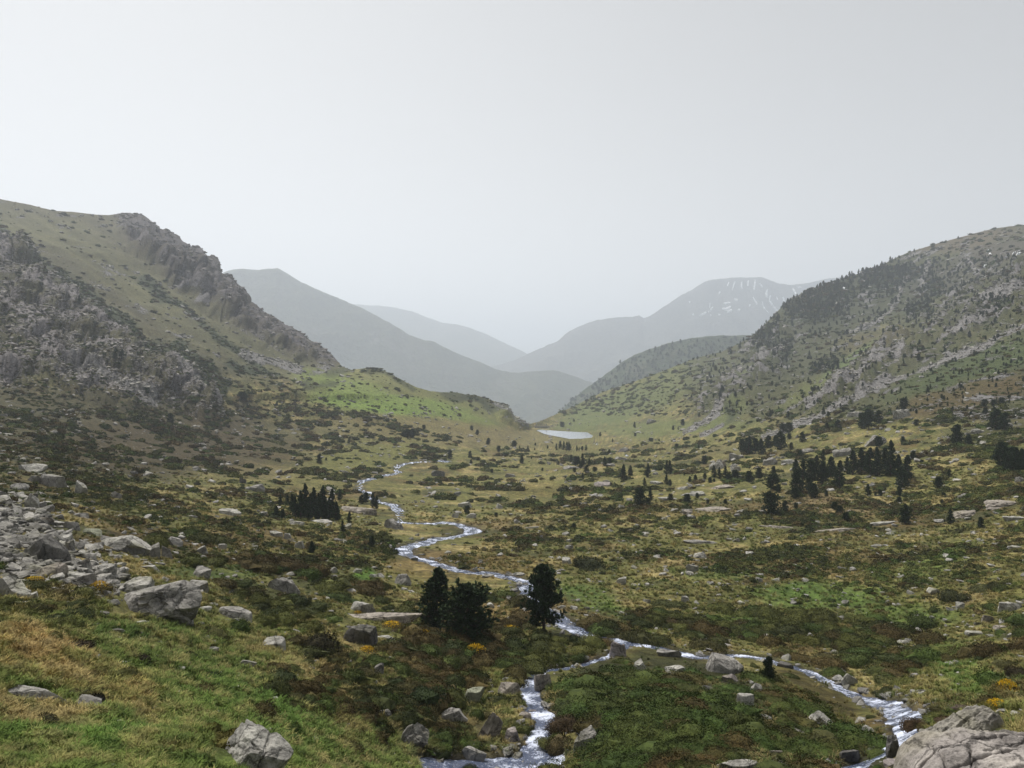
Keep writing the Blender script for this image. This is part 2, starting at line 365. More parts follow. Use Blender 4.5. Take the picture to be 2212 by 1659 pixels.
for (pts, w0, w1) in STREAMS:
    q = smooth_line(pts, 4.0); d = dist_of(q[:, 0], q[:, 1]); X = ray(q[:, 0], q[:, 1], d)
    wd = np.linspace(w0, w1, len(q)) * (1 + 0.3 * np.sin(np.arange(len(q)) * 0.9) * np.cos(np.arange(len(q)) * 0.37))
    lo, hi = q.min(0) - 90, q.max(0) + 90
    sel = (UU > lo[0]) & (UU < hi[0]) & (VV > lo[1]) & (VV < hi[1])
    A = flat_xy[sel]; best = np.full(len(A), 99.0)
    for i in range(len(q)):
        # across the line of sight the channel is seen foreshortened, so measure on the ground
        best = np.minimum(best, np.hypot(A[:, 0] - X[i, 0], A[:, 1] - X[i, 1]) / wd[i])
    sdist[sel] = np.minimum(sdist[sel], best)

LAKE = [wp(2, *p) for p in [(1262,1231),(1300,1229),(1400,1237),(1500,1243),(1590,1246),(1632,1272),(1625,1279),(1560,1286),(1480,1288),(1400,1273),(1320,1257)]]
LAKE_Z = -41.0
lake_xy = [((u - UC) / F * (LAKE_Z / (-(v - VC) / F)), LAKE_Z / (-(v - VC) / F)) for u, v in LAKE]
ld = dist_poly(P[..., 0], P[..., 1], lake_xy + [lake_xy[0]]); lin = inside(P[..., 0], P[..., 1], lake_xy)
lake_s = np.where(lin, ld, -ld)

nz = fbm(UU / 90, VV / 60, 0 * UU, 3)         # wobble for mask edges
wu, wv = UU + 26 * nz, VV + 20 * fbm(UU / 70 + 40, VV / 50, 0 * UU, 3)
CRAG_RIDGE = [(240,455),(300,455),(420,515),(480,560),(540,630),(640,705),(745,780),(745,800),(690,790),(620,770),(545,728),(480,690),(420,655),(360,615),(310,560),(262,500)]
CRAG_LOW = [(-500,430),(-30,500),(60,545),(150,640),(250,705),(330,765),(420,815),(480,880),(430,900),(330,865),(250,868),(150,850),(60,840),(-500,880)]
CRAG_R1 = [(2700,480),(2212,575),(2130,610),(2040,660),(1950,720),(1880,770),(1800,830),(1740,880),(1800,890),(1900,835),(2000,780),(2212,690),(2700,600)]
CRAG_R2 = [(1630,715),(1690,690),(1700,740),(1680,800),(1640,850),(1570,880),(1500,900),(1480,880),(1560,820),(1600,770)]
CRAG_K = [(1060,872),(1095,878),(1108,900),(1145,922),(1120,925),(1080,905)]
m_ridge = soft(wu, wv, CRAG_RIDGE, 14); m_low = soft(wu, wv, CRAG_LOW, 22)
m_r1 = soft(wu, wv, CRAG_R1, 20); m_r2 = soft(wu, wv, CRAG_R2, 16); m_k = soft(UU, VV, CRAG_K, 6)
crag = np.clip(m_ridge + m_low * 0.85 + m_r1 * 0.6 + m_r2 * 0.6 + m_k, 0, 1)
# displacement of the ground
dx, dy, dz = P[..., 0], P[..., 1], P[..., 2]
calm = sstep(1.3, 4.0, sdist) * sstep(-6, -40, lake_s * 1.0)
hum = fbm(dx / 3.1, dy / 3.1, dz / 3.1, 4) * 0.34 * sstep(400, 60, DD)
und = fbm(dx / 24, dy / 24, dz / 24, 4) * np.clip(0.008 * DD - 0.12, 0.12, 2.6)
fine = fbm(dx / 0.7, dy / 0.7, dz / 0.7, 2) * 0.07 * sstep(90, 25, DD)
disp = (hum + und + fine) * calm
far = sstep(250, 420, DD)
gul = ridged(dx / 60, dy / 60, dz / 60, 4) * 3.0 * far * (VV < 860) * calm
Tu = np.gradient(P, axis=1); Tv = np.gradient(P, axis=0)
N = np.cross(Tu, Tv); N /= np.linalg.norm(N, axis=-1, keepdims=True) + 1e-9
N *= np.sign(N[..., 2:3] + 1e-9)
cs = crag > 0.02
cx, cy, cz = dx[cs], dy[cs], dz[cs]
sc_ = np.clip(DD[cs] / 420, 0.5, 2.0)
wb = fbm(cx / 20, cy / 20, cz / 20, 2) * 0.6
f1, f2, cid = worley(cx / (16 * sc_) + wb, cy / (16 * sc_), cz / (9 * sc_) + wb)
g1, g2, gid = worley(cx / (4.5 * sc_), cy / (4.5 * sc_) + wb, cz / (13 * sc_))
rdg = ridged(cx / 26, cy / 26, cz / 26, 4)
cd = np.zeros(DD.shape); cd[cs] = (cid * 8.5 + gid * 2.4 + np.minimum(f2 - f1, 0.35) * 5 + np.minimum(g2 - g1, 0.3) * 3.4 + rdg * 2.5 - 3.5) * crag[cs] * sc_ * 1.5
near_crest = sstep(1.0, 0.93, tt)[:, None] * 0.85 + 0.15
P = P + N * (gul + cd)[..., None] * near_crest[..., None]
P[..., 2] += disp * (near_crest * 0.7 + 0.3)
P[..., 2] -= sstep(1.35, 0.75, sdist) * np.clip(0.3 + 0.0012 * DD, 0.3, 0.6)
P[..., 2] = np.where(lake_s > -8, np.minimum(P[..., 2], LAKE_Z - 0.05 - 0.35 * np.clip(lake_s + 1, -8, 4)), P[..., 2])
P[..., 2] = np.where((lake_s > -8) & (lake_s <= 0), np.minimum(P[..., 2], LAKE_Z + 1.5), P[..., 2])
shore = LAKE_Z + 0.06 + 0.05 * np.clip(-lake_s, 0, 8) - 0.12 * np.clip(-lake_s - 14, 0, 200)      # a low rim holds the water in
P[..., 2] = np.where((lake_s < 0) & (lake_s > -70), np.maximum(P[..., 2], shore), P[..., 2])

# ------------------------------------------------------------------ ground colours (albedo of what grows there)
C = lambda *a: np.array(a, float)
HEATH_D, HEATH_B, STRAW, OLIVE, GREEN, BRIGHT = C(.055,.062,.022), C(.105,.074,.030), C(.33,.27,.125), C(.132,.132,.043), C(.060,.098,.022), C(.095,.165,.026)
n_a = fbm(dx / 7, dy / 7, dz / 7, 4); n_b = fbm(dx / 19 + 31, dy / 19, dz / 19, 4); n_c = fbm(dx / 3 + 70, dy / 3, dz / 3, 3)
n_s = fbm(UU / 80 + 9, VV / 30, 0 * UU, 4)
col = np.broadcast_to(OLIVE, P.shape).copy()
col = mixc(col, STRAW, 0.75 * sstep(0.02, 0.40, n_a + 0.3 * n_s))
col = mixc(col, HEATH_B, 0.8 * sstep(0.02, 0.30, n_b + 0.5 * n_c))
col = mixc(col, HEATH_D, 0.8 * sstep(0.05, 0.32, -n_a + 0.5 * n_b))
def blob(u0, v0, ru, rv, color, k, rot=0.0, edge=0.35):
    global col
    a = R(rot); du, dv = UU - u0, VV - v0
    p = (du * math.cos(a) + dv * math.sin(a)) / ru; q = (-du * math.sin(a) + dv * math.cos(a)) / rv
    r = np.sqrt(p * p + q * q) + 0.30 * n_s + 0.2 * n_c
    col = mixc(col, color, k * sstep(1 + edge, 1 - edge, r))
# left hillside: dark heather, and the long grass slope above it
blob(180, 930, 420, 110, C(.042,.038,.019), .85); blob(420, 960, 300, 60, C(.055,.042,.020), .7)
up = sstep(860, 800, VV) * sstep(760, 700, UU)
col = mixc(col, C(.070,.068,.038), up * 0.9)
gully = sstep(60, 10, dist_poly(UU + 18 * n_s, VV, [(-60,470),(160,520),(330,640),(480,740),(640,800)])) * up
col = mixc(col, C(.098,.100,.047), gully * 0.8)
along = UU * .85 + VV * .53; across = VV * .85 - UU * .53
strk = fbm(across / 11, along / 170, 0 * UU, 4)
col = col * (1 + 0.55 * strk * up)[..., None]
bands = np.zeros(DD.shape)
for poly, w_ in (([(180,640),(300,740),(420,800),(480,840)], 24), ([(380,760),(470,840)], 22), ([(300,600),(420,700),(560,790)], 9), ([(500,790),(580,815)], 16), ([(0,500),(110,590),(220,660)], 20)):
    bands = np.maximum(bands, sstep(w_ * 1.1, w_ * 0.4, dist_poly(wu, wv, poly)) * (VV < 900))
col = mixc(col, C(.032,.045,.020), 0.9 * bands)
col = mixc(col, C(.070,.060,.048), 0.9 * m_ridge)
# the green knoll with its meadow
kn = soft(wu, wv, [(620,815),(740,795),(860,815),(1000,852),(1110,900),(1130,925),(1000,910),(880,905),(740,890),(660,860)], 14)
col = mixc(col, C(.135,.145,.050), kn * 0.9)
blob(835, 873, 150, 20, C(.15,.225,.045), .9, 4); blob(745, 838, 100, 22, C(.14,.19,.045), .8, 12); blob(960, 890, 120, 11, C(.14,.19,.045), .8, 14)
for poly in ([(790,797),(850,812),(890,835)], [(960,850),(1040,872),(1090,900)], [(1000,858),(1080,880)], [(660,840),(720,835)], [(700,810),(760,803)]):
    col = mixc(col, C(.036,.045,.018), 0.8 * sstep(11, 3, dist_poly(wu, wv, poly)))
# valley floor beyond the grove, greener strips along the upper stream
blob(800, 985, 130, 28, C(.12,.125,.035), .85, -8); blob(720, 1040, 120, 22, C(.13,.12,.04), .6); blob(700, 930, 150, 20, C(.10,.10,.04), .5)
blob(1350, 1100, 190, 16, C(.15,.12,.045), .6); blob(1180, 1060, 120, 14, C(.14,.12,.04), .5); blob(1450, 925, 180, 16, C(.10,.125,.04), .7, -3)
blob(1330, 880, 130, 35, C(.095,.125,.04), .8, -20); blob(1450, 830, 130, 40, C(.10,.118,.042), .8, -28)
blob(1790, 1095, 130, 24, C(.20,.155,.085), .8); blob(1600, 975, 110, 14, C(.13,.12,.05), .6)
blob(1270, 1290, 75, 26, C(.085,.135,.03), .8, 22); blob(1760, 1290, 150, 30, C(.085,.15,.03), .8); blob(2020, 1215, 90, 26, C(.09,.15,.03), .6, -25)
blob(2080, 1455, 75, 42, C(.085,.145,.028), .8, 40); blob(1590, 1350, 100, 18, C(.08,.14,.028), .7); blob(1950, 1330, 130, 22, C(.09,.145,.032), .7); blob(1560, 1240, 110, 16, C(.10,.14,.035), .6)
blob(1010, 1225, 180, 26, C(.20,.14,.055), .55); blob(1080, 1320, 70, 35, C(.21,.15,.07), .7); blob(1110, 1130, 110, 16, C(.19,.15,.07), .5)
blob(790, 1240, 26, 14, C(.07,.16,.02), .8); blob(460, 1235, 120, 18, C(.06,.10,.022), .7); blob(590, 1085, 110, 9, C(.12,.12,.035), .7)
blob(560, 1020, 100, 12, C(.15,.13,.06), .7); blob(300, 1170, 160, 22, C(.085,.058,.02), .7); blob(520, 1165, 150, 24, C(.085,.06,.02), .7)
blob(900, 925, 230, 22, C(.15,.13,.055), .8, 3); blob(1060, 950, 160, 18, C(.15,.13,.06), .6)
# right hand slopes
ru = sstep(930, 880, VV) * sstep(1440, 1540, UU)
col = mixc(col, C(.052,.059,.029), ru * 0.85)
for (u0, v0, a, b, k, r) in ((2110,800,190,40,(.050,.072,.024),-22),(1900,745,90,26,(.095,.085,.04),-5),(2080,860,170,30,(.085,.062,.026),-12),(1640,800,60,18,(.10,.118,.042),-30),(1830,790,80,12,(.10,.14,.05),-38),(1790,700,60,30,(.05,.055,.03),0),(2080,520,110,22,(.10,.082,.055),-10),(2160,545,90,20,(.075,.068,.055),-10),(1740,850,60,14,(.11,.125,.045),-28),(1560,900,60,14,(.10,.12,.04),-25),(1930,720,40,12,(.15,.145,.07),15),(2150,930,120,26,(.055,.058,.022),-8)):
    blob(u0, v0, a, b, C(*k), .8, r)
blob(1850, 645, 190, 60, C(.040,.048,.028), .65, -14); blob(2080, 600, 120, 40, C(.055,.052,.042), .6, -14); blob(1700, 780, 90, 50, C(.045,.052,.028), .5, -30)
forest = np.zeros(DD.shape)
FOREST = [[(1690,660),(1760,620),(1830,602),(1850,640),(1800,690),(1760,700),(1720,690)], [(1860,590),(1960,560),(2010,600),(1940,630),(1860,625)], [(1950,660),(2010,645),(2020,690),(1960,690)],
          [(1990,625),(2035,615),(2040,650),(1990,650)], [(1740,790),(1810,770),(1800,810),(1745,830)], [(1670,755),(1710,750),(1705,790),(1670,790)], [(1570,880),(1590,875),(1590,910),(1570,915)], [(2120,670),(2190,655),(2190,690),(2125,700)], [(1630,730),(1680,700),(1690,760),(1640,770)]]
for poly in FOREST: forest = np.maximum(forest, soft(wu, wv, poly, 10))
col = mixc(col, C(.028,.038,.020), 0.8 * forest)
# foreground bank: green and bleached tussocks
fg = sstep(700, 520, UU + 0.4 * (VV - 1400)) * sstep(1320, 1380, VV)
fg = np.maximum(fg, sstep(1560, 1640, VV) * sstep(960, 880, UU))
col = mixc(col, C(.105,.155,.036), fg * 0.85)
blob(150, 1440, 150, 48, C(.30,.215,.095), .7, 25); blob(60, 1400, 120, 45, C(.29,.20,.085), .65); blob(60, 1530, 130, 36, C(.28,.20,.10), .65, 10); blob(300, 1500, 60, 36, C(.29,.21,.09), .55, 50)
blob(420, 1430, 160, 60, C(.085,.105,.03), .6, 20); blob(520, 1520, 160, 50, C(.085,.145,.03), .7, 20); blob(640, 1560, 110, 40, C(.075,.145,.03), .7, 30)
blob(170, 1590, 160, 30, C(.07,.15,.026), .7); blob(420, 1610, 140, 30, C(.10,.10,.03), .5); blob(240, 1370, 120, 16, C(.055,.10,.022), .7); blob(760, 1640, 120, 25, C(.09,.10,.035), .6)
blob(560, 1395, 60, 25, C(.19,.15,.07), .6); blob(900, 1480, 80, 60, C(.17,.13,.065), .5, -50); blob(1000, 1560, 80, 30, C(.14,.12,.06), .6); blob(1080, 1600, 60, 30, C(.14,.125,.06), .6)
JUN = [(1225,1470),(1290,1420),(1400,1405),(1520,1420),(1600,1455),(1700,1500),(1800,1560),(1900,1600),(1930,1640),(1930,1800),(1300,1800),(1270,1600),(1240,1560)]
m_jun = soft(wu, wv, JUN, 14)
col = mixc(col, C(.038,.042,.016), 0.9 * m_jun); blob(1760, 1500, 120, 30, C(.075,.055,.022), .7, 30); blob(1350, 1480, 60, 20, C(.085,.06,.025), .7)
scree = np.zeros(DD.shape)
SCREE = [([(60,1135),(60,1180),(130,1220),(220,1245)], 62), ([(0,1120),(30,1240)], 60), ([(2230,700),(2100,760),(1990,805),(1880,850),(1760,905),(1650,945)], 6.5), ([(1480,935),(1530,905),(1560,880)], 7), ([(1515,940),(1560,918)], 6),
         ([(150,795),(220,830),(330,868)], 12), ([(370,800),(430,850),(470,880)], 9), ([(520,770),(640,800)], 12), ([(2140,660),(2212,640)], 12), ([(1840,720),(1900,700),(1930,660),(1960,600)], 5), ([(1990,620),(2010,560)], 5), ([(2090,560),(2110,600)],6), ([(1620,810),(1690,760)],6), ([(2060,735),(2130,690)], 9), ([(1750,880),(1860,830),(1960,775)], 7)]
for pts, w_ in SCREE: scree = np.maximum(scree, sstep(w_ * 1.3, w_ * 0.3, dist_poly(UU + 14 * nz, VV + 9 * n_s, pts) + 0.5 * w_ * n_a))
rockm = np.clip(0.05 + 0.30 * sstep(0.1, 0.5, n_b) * (VV < 1150) + crag * (0.50 + 0.35 * n_a + 0.55 * n_b) + scree * np.where(VV > 1050, .30, .75) + 0.42 * ru * sstep(0.02, 0.34, n_b + 0.4 * n_a + 0.3 * n_s) + 0.3 * up * sstep(.15, .4, n_b), 0, 1)
rockm *= sstep(2.5, 4.5, sdist) * 0.6 + 0.4
rockm[VV > 1250] *= 0.35
bank = sstep(1.9, 1.0, sdist)
col = mixc(col, C(.045,.040,.034), 0.8 * bank)
rtone = np.ones(P.shape); rtone = mixc(rtone, C(.55,.51,.53), m_ridge); rtone = mixc(rtone, C(1.0,.95,.95), m_low); rtone = mixc(rtone, C(.85,.83,.82), np.clip(m_r1 + m_r2, 0, 1))
rtone = mixc(rtone, C(1.0,.99,.97), scree)

# sheet = rows down to the camera's feet + visible rows + rows over the back of the crest
front = []
for k in (0.15, 0.4, 0.7):
    q = P[0] * k; q[:, 2] = -1.7 + (P[0, :, 2] + 1.7) * k ** 1.1; front.append(q)
back = []
for k, dr in ((1.004, 0.3), (1.03, 5), (1.12, 40), (1.3, 110)):
    q = P[-1].copy(); q[:, 0] *= k; q[:, 1] *= k; q[:, 2] = P[-1, :, 2] - dr * (DD[-1] / 700); back.append(q)
FULL = np.concatenate([np.stack(front), P, np.stack(back)], 0)
ext = lambda A: np.concatenate([np.repeat(A[:1], 3, 0), A, np.repeat(A[-1:], 4, 0)], 0)
gme = make_mesh('valley_ground', FULL.reshape(-1, 3), grid_faces(FULL.shape[0], NC), 'ground', True)
set_attr(gme, 'gcol', 'FLOAT_COLOR', ext(col).reshape(-1, 3)); set_attr(gme, 'rockm', 'FLOAT', ext(rockm).ravel()); set_attr(gme, 'rtone', 'FLOAT_COLOR', ext(rtone).reshape(-1, 3))
tag(put('valley_ground', gme), 'heath and grass covered floor and slopes of the mountain valley', 'ground', kind='structure')

# water in the stream beds
W = BASE.copy(); foam = np.zeros(DD.shape)
wav = fbm(BASE[..., 0] / 0.55, BASE[..., 1] / 0.8, BASE[..., 2], 3)
W[..., 2] += -0.13 - 0.0006 * DD + wav * 0.05 * sstep(140, 30, DD)
steep = np.abs(np.gradient(BASE[..., 2], axis=0)) / (np.abs(np.gradient(BASE[..., 1], axis=0)) + 1e-6)
foam = np.clip(0.40 + 0.05 * sstep(75, 50, DD) + 0.16 * sstep(0.2, 0.6, steep) + 0.38 * fbm(BASE[..., 0] / 1.6, BASE[..., 1] / 1.6, 0 * DD, 3) + 0.06 * sstep(60, 120, DD), 0, 1)
wm = sdist < 1.3
gf = grid_faces(NR, NC); keep = wm.ravel()[gf].any(1)
lab_names = (('stream', lambda u, v: True),)
fsel = gf[keep]; used, inv = np.unique(fsel.ravel(), return_inverse=True)
# ground in front of which (seen from the path) the water lies is kept free of tall growth: the stream banks are grazed
frontclear = np.zeros(DD.shape, bool)
for k_ in range(0, 19): frontclear[:NR - k_] |= (sdist < 1.0)[k_:]
wme = make_mesh('stream', W.reshape(-1, 3)[used], inv.reshape(-1, 4), 'stream_water', True)
set_attr(wme, 'foam', 'FLOAT', foam.ravel()[used])
tag(put('stream', wme), 'narrow white mountain stream winding through the heath', 'stream', kind='structure')
# the lake
lk = np.array(lake_xy); ctr = lk.mean(0); lk = ctr + (lk - ctr) * 1.03
lme = make_mesh('lake', [(x, y, LAKE_Z) for x, y in lk], [list(range(len(lk)))], 'lake_water', False)
tag(put('lake', lme), 'small pale lake at the end of the valley', 'lake', kind='structure')

# ------------------------------------------------------------------ far mountains, each a sheet with a front and a back
def mountain(name, label, crest, d1, mat, floor=-320, rough=14.0, near=0.70, gull=30.0, step=5.0, seed=0.0):
    crest = np.array(crest, float)
    u = np.arange(crest[0, 0], crest[-1, 0] + 1, step); v = np.interp(u, crest[:, 0], crest[:, 1])
    rows = np.concatenate([np.linspace(0, 1, 90), 1 + np.array([0.02, 0.08, 0.2, 0.45, 0.8])])
    dcol = d1 * (1 + 0.03 * fbm(u / 160 + seed, 0 * u, 0 * u, 3))
    zc = -(v - VC) / F * dcol
    out = np.zeros((len(rows), len(u), 3))
    for i, t in enumerate(rows):
        if t <= 1: d = dcol * (near + (1 - near) * t); z = floor + (zc - floor) * (0.55 * t + 0.45 * t * t)
        else: d = dcol * (1 + 0.35 * (t - 1)); z = zc - (zc - floor) * min(1, (t - 1) * 1.2)
        out[i] = np.stack([(u - UC) / F * d, d, z + 0 * u], -1)
    x, y, z = out[..., 0], out[..., 1], out[..., 2]
    k = d1 / 2600
    fade = (np.clip(1 - np.abs(rows - 0.55) / 0.5, 0, 1) ** 0.6)[:, None]
    g = ridged(x / (420 * k) + seed, y / (420 * k), z / (900 * k), 5) * gull * k * fade
    out[..., 2] += g; out[..., 1] -= g * 0.8
    rg = fbm(x / (26 * k), y / (26 * k), z / (26 * k), 3) * rough * 0.35 * k
    out[..., 2] += rg * (0.4 + 0.6 * fade)
    me = make_mesh(name, out.reshape(-1, 3), grid_faces(len(rows), len(u)), mat, True)
    o = tag(put(name, me), label, 'mountain', kind='structure')
    return o, u, rows, out
hillA, ha_u, ha_r, ha_p = mountain('mountain', 'low wooded hill rising behind the valley on the far side of the lake',
    [(1080,960),(1180,925),(1205,900),(1230,870),(1265,842),(1300,818),(1325,797),(1350,779),(1375,766),(1400,757),(1440,744),(1480,735),(1520,731),(1560,728),(1620,727),(1700,722),(1900,715)], 1900, 'far_wooded', rough=20, floor=-140, near=0.78, gull=26, step=2.5)
mountain('mountain', 'broad hazy grey mountain with a flat top behind the rocky ridge',
    [(-200,700),(300,640),(440,608),(485,591),(505,584),(525,582),(560,584),(600,583),(612,589),(660,618),(720,645),(737,652),(781,668),(821,690),(861,712),(887,728),(917,738),(937,741),(964,755),(1004,775),(1037,788),(1071,802),(1104,808),(1137,805),(1184,802),(1204,804),(1237,815),(1270,827),(1304,838),(1400,870),(1600,900)], 3600, 'far_slope', floor=-430, gull=45, seed=4.2)
mountain('mountain', 'pale farthest ridge descending into the haze at the valley mouth',
    [(500,700),(700,664),(781,662),(820,663),(855,668),(890,676),(920,688),(954,701),(985,703),(1004,709),(1030,717),(1054,727),(1080,740),(1104,751),(1125,760),(1140,766),(1180,785),(1260,810),(1500,840)], 7000, 'far_slope', floor=-430, seed=9.9)
snowy, sm_u, sm_r, sm_p = mountain('mountain', 'hazy mountain with snow streaks below its summit',
    [(940,860),(1010,825),(1040,805),(1071,795),(1100,787),(1137,770),(1170,757),(1204,744),(1220,730),(1237,718),(1265,706),(1290,697),(1330,689),(1365,688),(1380,685),(1390,691),(1400,687),(1440,665),(1480,640),(1500,627),(1520,614),(1540,608),(1570,606),(1600,602),(1640,603),(1660,611),(1680,620),(1700,622),(1720,619),(1760,614),(1800,608),(2000,590),(2400,600)], 5400, 'far_rock', floor=-430, gull=60, seed=2.5)

# snow lies in patches on that mountain and on the high slope to the right
def sheet_lookup(arr3):
    A = arr3; pv = VC - F * A[..., 2] / A[..., 1]; pu = UC + F * A[..., 0] / A[..., 1]
    return pu, pv
smu, smv = sheet_lookup(sm_p[:90])
def on_sheet(u, v, A, pu, pv):
    j = int(np.argmin(np.abs(pu[-1] - u))); cv = pv[:, j]
    i = int(np.argmin(np.abs(cv - v))); return A[i, j]
def snow_patch(pts, width, A, pu, pv, parent, lift):
    q = smooth_line(pts, 2.0); left, right = [], []
    for i, (u, v) in enumerate(q):
        h = width * (0.35 + 0.65 * math.sin(math.pi * (i + 0.6) / (len(q) + 0.2))) * random.uniform(0.7, 1.3)
        t = q[min(i + 1, len(q) - 1)] - q[max(i - 1, 0)]; t = t / (np.linalg.norm(t) + 1e-9)
        a, b = (u - t[1] * h, v + t[0] * h), (u + t[1] * h, v - t[0] * h)
        for (uu, vv), L in ((a, left), (b, right)):
            d = on_sheet(u, v, A, pu, pv)[1] * (1 - lift)
            L.append(((uu - UC) / F * d, d, -(vv - VC) / F * d))
    n = len(q); V = left + right; thick = (A[0, 0, 1] * 0 + 3.0)
    V2 = [(x, y + thick, z - thick) for x, y, z in V]
    Fc = [(i, i + 1, n + i + 1, n + i) for i in range(n - 1)] + [(i + 1, i, 2 * n + i, 2 * n + i + 1) for i in range(n - 1)] + [(n + i, n + i + 1, 3 * n + i + 1, 3 * n + i) for i in range(n - 1)]
    o = put('snow_patch', make_mesh('snow_patch', V + V2, Fc, 'snow', True)); o.parent = parent; return o
for pts, wd in [([(470,430),(468,460),(462,495)],3.2),([(425,435),(424,470)],2.6),([(340,440),(320,500)],2),([(550,490),(542,520),(548,545)],3.2),([(562,560),(590,610),(625,640)],3.4),([(570,530),(562,560)],2.4),([(455,540),(485,590)],2),([(515,570),(525,610),(560,645)],1.8),([(650,540),(665,590)],2.4),([(715,485),(735,520)],2.6),([(745,480),(770,476)],2.6),([(300,445),(290,470)],2.2),([(385,440),(380,470),(388,490)],2.4),([(500,450),(520,480)],2.2),
        ([(110,665),(135,650),(155,640)],4),([(165,640),(185,620),(195,605)],3),([(178,580),(175,610)],2),([(265,585),(310,578)],4),([(255,615),(290,622),(310,600)],4.5),([(290,640),(320,625)],4.5),([(335,555),(355,560)],4),([(360,630),(372,620)],4),([(60,657),(75,655)],3),([(180,660),(185,658)],3),([(235,520),(245,505)],2),([(435,590),(437,600)],2.5),([(610,540),(615,560)],2),([(40,575),(50,572)],2),([(230,655),(245,655)],2)]:
    snow_patch([wp(3, *p) for p in pts], wd / 3 * 1.9, sm_p[:90], smu, smv, snowy, 0.016)
gu, gv = sheet_lookup(P)
ground_o = bpy.data.objects['valley_ground']
for pts, wd in [([(1978,235),(1985,240)],4),([(1990,255),(2000,270)],5),([(1955,335),(1978,338)],4),([(2088,285),(2110,282)],6),([(2140,260),(2160,250)],5),([(2170,262),(2195,255)],7),([(1035,480),(1052,485)],4),([(2175,243),(2185,240)],4)]:
    snow_patch([wp(3, *p) for p in pts], wd / 3 * 1.2, P, gu, gv, ground_o, 0.012)
# floor of the hidden lower valley, so the far sheets stand on something
fl = make_mesh('lower_valley_floor', [(-11000, 700, -440), (11000, 700, -440), (11000, 12500, -440), (-11000, 12500, -440)], [(0, 1, 2, 3)], 'far_wooded', False)
tag(put('lower_valley_floor', fl), 'wooded floor of the lower valley', 'ground', kind='structure')

# ------------------------------------------------------------------ finding the ground under a picture point
PV = VC - F * P[..., 2] / P[..., 1]
PVmin = np.minimum.accumulate(PV, 0)           # first visible ground at or above a row of the picture
def at_many(u, v):
    u = np.asarray(u, float); v = np.asarray(v, float)
    j = np.clip(np.searchsorted(us, u) - 1, 0, NC - 2); f = np.clip((u - us[j]) / (us[j + 1] - us[j]), 0, 1)
    out = np.zeros((len(u), 3)); ij = np.zeros((len(u), 2), int)
    for q in range(len(u)):
        r = []
        for jj in (j[q], j[q] + 1):
            c = PVmin[:, jj]; i = int(np.searchsorted(-c, -v[q])); i = min(max(i, 1), NR - 1)
            t = np.clip((c[i - 1] - v[q]) / (c[i - 1] - c[i] + 1e-9), 0, 1)
            r.append(P[i - 1, jj] * (1 - t) + P[i, jj] * t)
        out[q] = r[0] * (1 - f[q]) + r[1] * f[q]; ij[q] = (i, j[q])
    return out, ij
def at(u, v):
    o, _ = at_many([u], [v]); return o[0]
def px(d, n): return d * n / F                  # metres that n picture pixels span at distance d
# ------------------------------------------------------------------ haze
hb = bmesh.new(); bmesh.ops.create_cube(hb, size=1.0)
X0, X1, Y0, Y1, Z0, Z1 = -11500, 11500, -300, 13000, -441.0, 860
for v_ in hb.verts:
    v_.co = ((X0 if v_.co.x < 0 else X1), (Y0 if v_.co.y < 0 else Y1), (Z0 if v_.co.z < 0 else Z1))
hme = bpy.data.meshes.new('haze'); hb.to_mesh(hme); hb.free()
hm = bpy.data.materials.new('haze'); hm.use_nodes = True; hn = hm.node_tree.nodes; hn.clear()
ho = hn.new('ShaderNodeOutputMaterial'); pv_ = hn.new('ShaderNodeVolumePrincipled')
pv_.inputs['Color'].default_value = HAZE_COLOR; pv_.inputs['Density'].default_value = HAZE_DENSITY; pv_.inputs['Anisotropy'].default_value = HAZE_ANISO
hm.node_tree.links.new(pv_.outputs[0], ho.inputs['Volume']); hme.materials.append(hm)
tag(put('haze', hme), 'thin pale mountain haze filling the valley', 'haze', kind='stuff')

# ------------------------------------------------------------------ rocks
_ico = {}
def ico(sub):
    if sub not in _ico:
        b = bmesh.new(); bmesh.ops.create_icosphere(b, subdivisions=sub, radius=1.0)
        b.verts.ensure_lookup_table()
        _ico[sub] = (np.array([v.co[:] for v in b.verts]), np.array([[v.index for v in f.verts] for f in b.faces])); b.free()
    return _ico[sub]
def rock_verts(seed, sub, cuts=9, rough=0.05, flat=0.0, cracks=0, boxy=0.3):
    """a boulder: a sphere chiselled by random planes, weathered by noise; flat lowers its top into a slab"""
    V, Fc = ico(sub); V = V.copy(); r = np.random.default_rng(seed)
    V = np.sign(V) * np.abs(V) ** (1 - boxy * 0.6)
    for k in range(cuts):
        n = r.normal(size=3); n /= np.linalg.norm(n)
        if k == 0: n = np.array([r.uniform(-.25, .25), r.uniform(-.25, .25), 1.0]); n /= np.linalg.norm(n)
        d = r.uniform(0.46, 0.80) if k else r.uniform(0.42, 0.7) * (1 - 0.5 * flat)
        s = V @ n - d; V = V - np.where(s > 0, s, 0)[:, None] * n * 0.97
    s = r.uniform(0, 50)
    nn = fbm(V[:, 0] * 2 + s, V[:, 1] * 2, V[:, 2] * 2, 4, 0.55); L = V / (np.linalg.norm(V, axis=1)[:, None] + 1e-9)
    V = V + L * (nn * rough * 2)[:, None]
    if cracks:
        a = r.uniform(-0.5, 0.5)
        for q in range(cracks):
            cdir = np.array([math.cos(a + (q % 3) * 0.9 * (q % 2)), math.sin(a + (q % 3) * 0.9 * (q % 2)), r.uniform(-.3, .3)])
            dd = V @ cdir - r.uniform(-.6, .6) + 0.07 * fbm(V[:, 0] * 3 + q, V[:, 1] * 3, V[:, 2] * 3, 3)
            V = V - L * (0.075 * np.exp(-(dd / 0.03) ** 2))[:, None]
    return V, Fc
def fit_box(V, sx, sy, sz):
    lo, hi = V.min(0), V.max(0); return (V - (lo + hi) / 2) / (hi - lo) * np.array([sx, sy, sz])
ROCKS = []
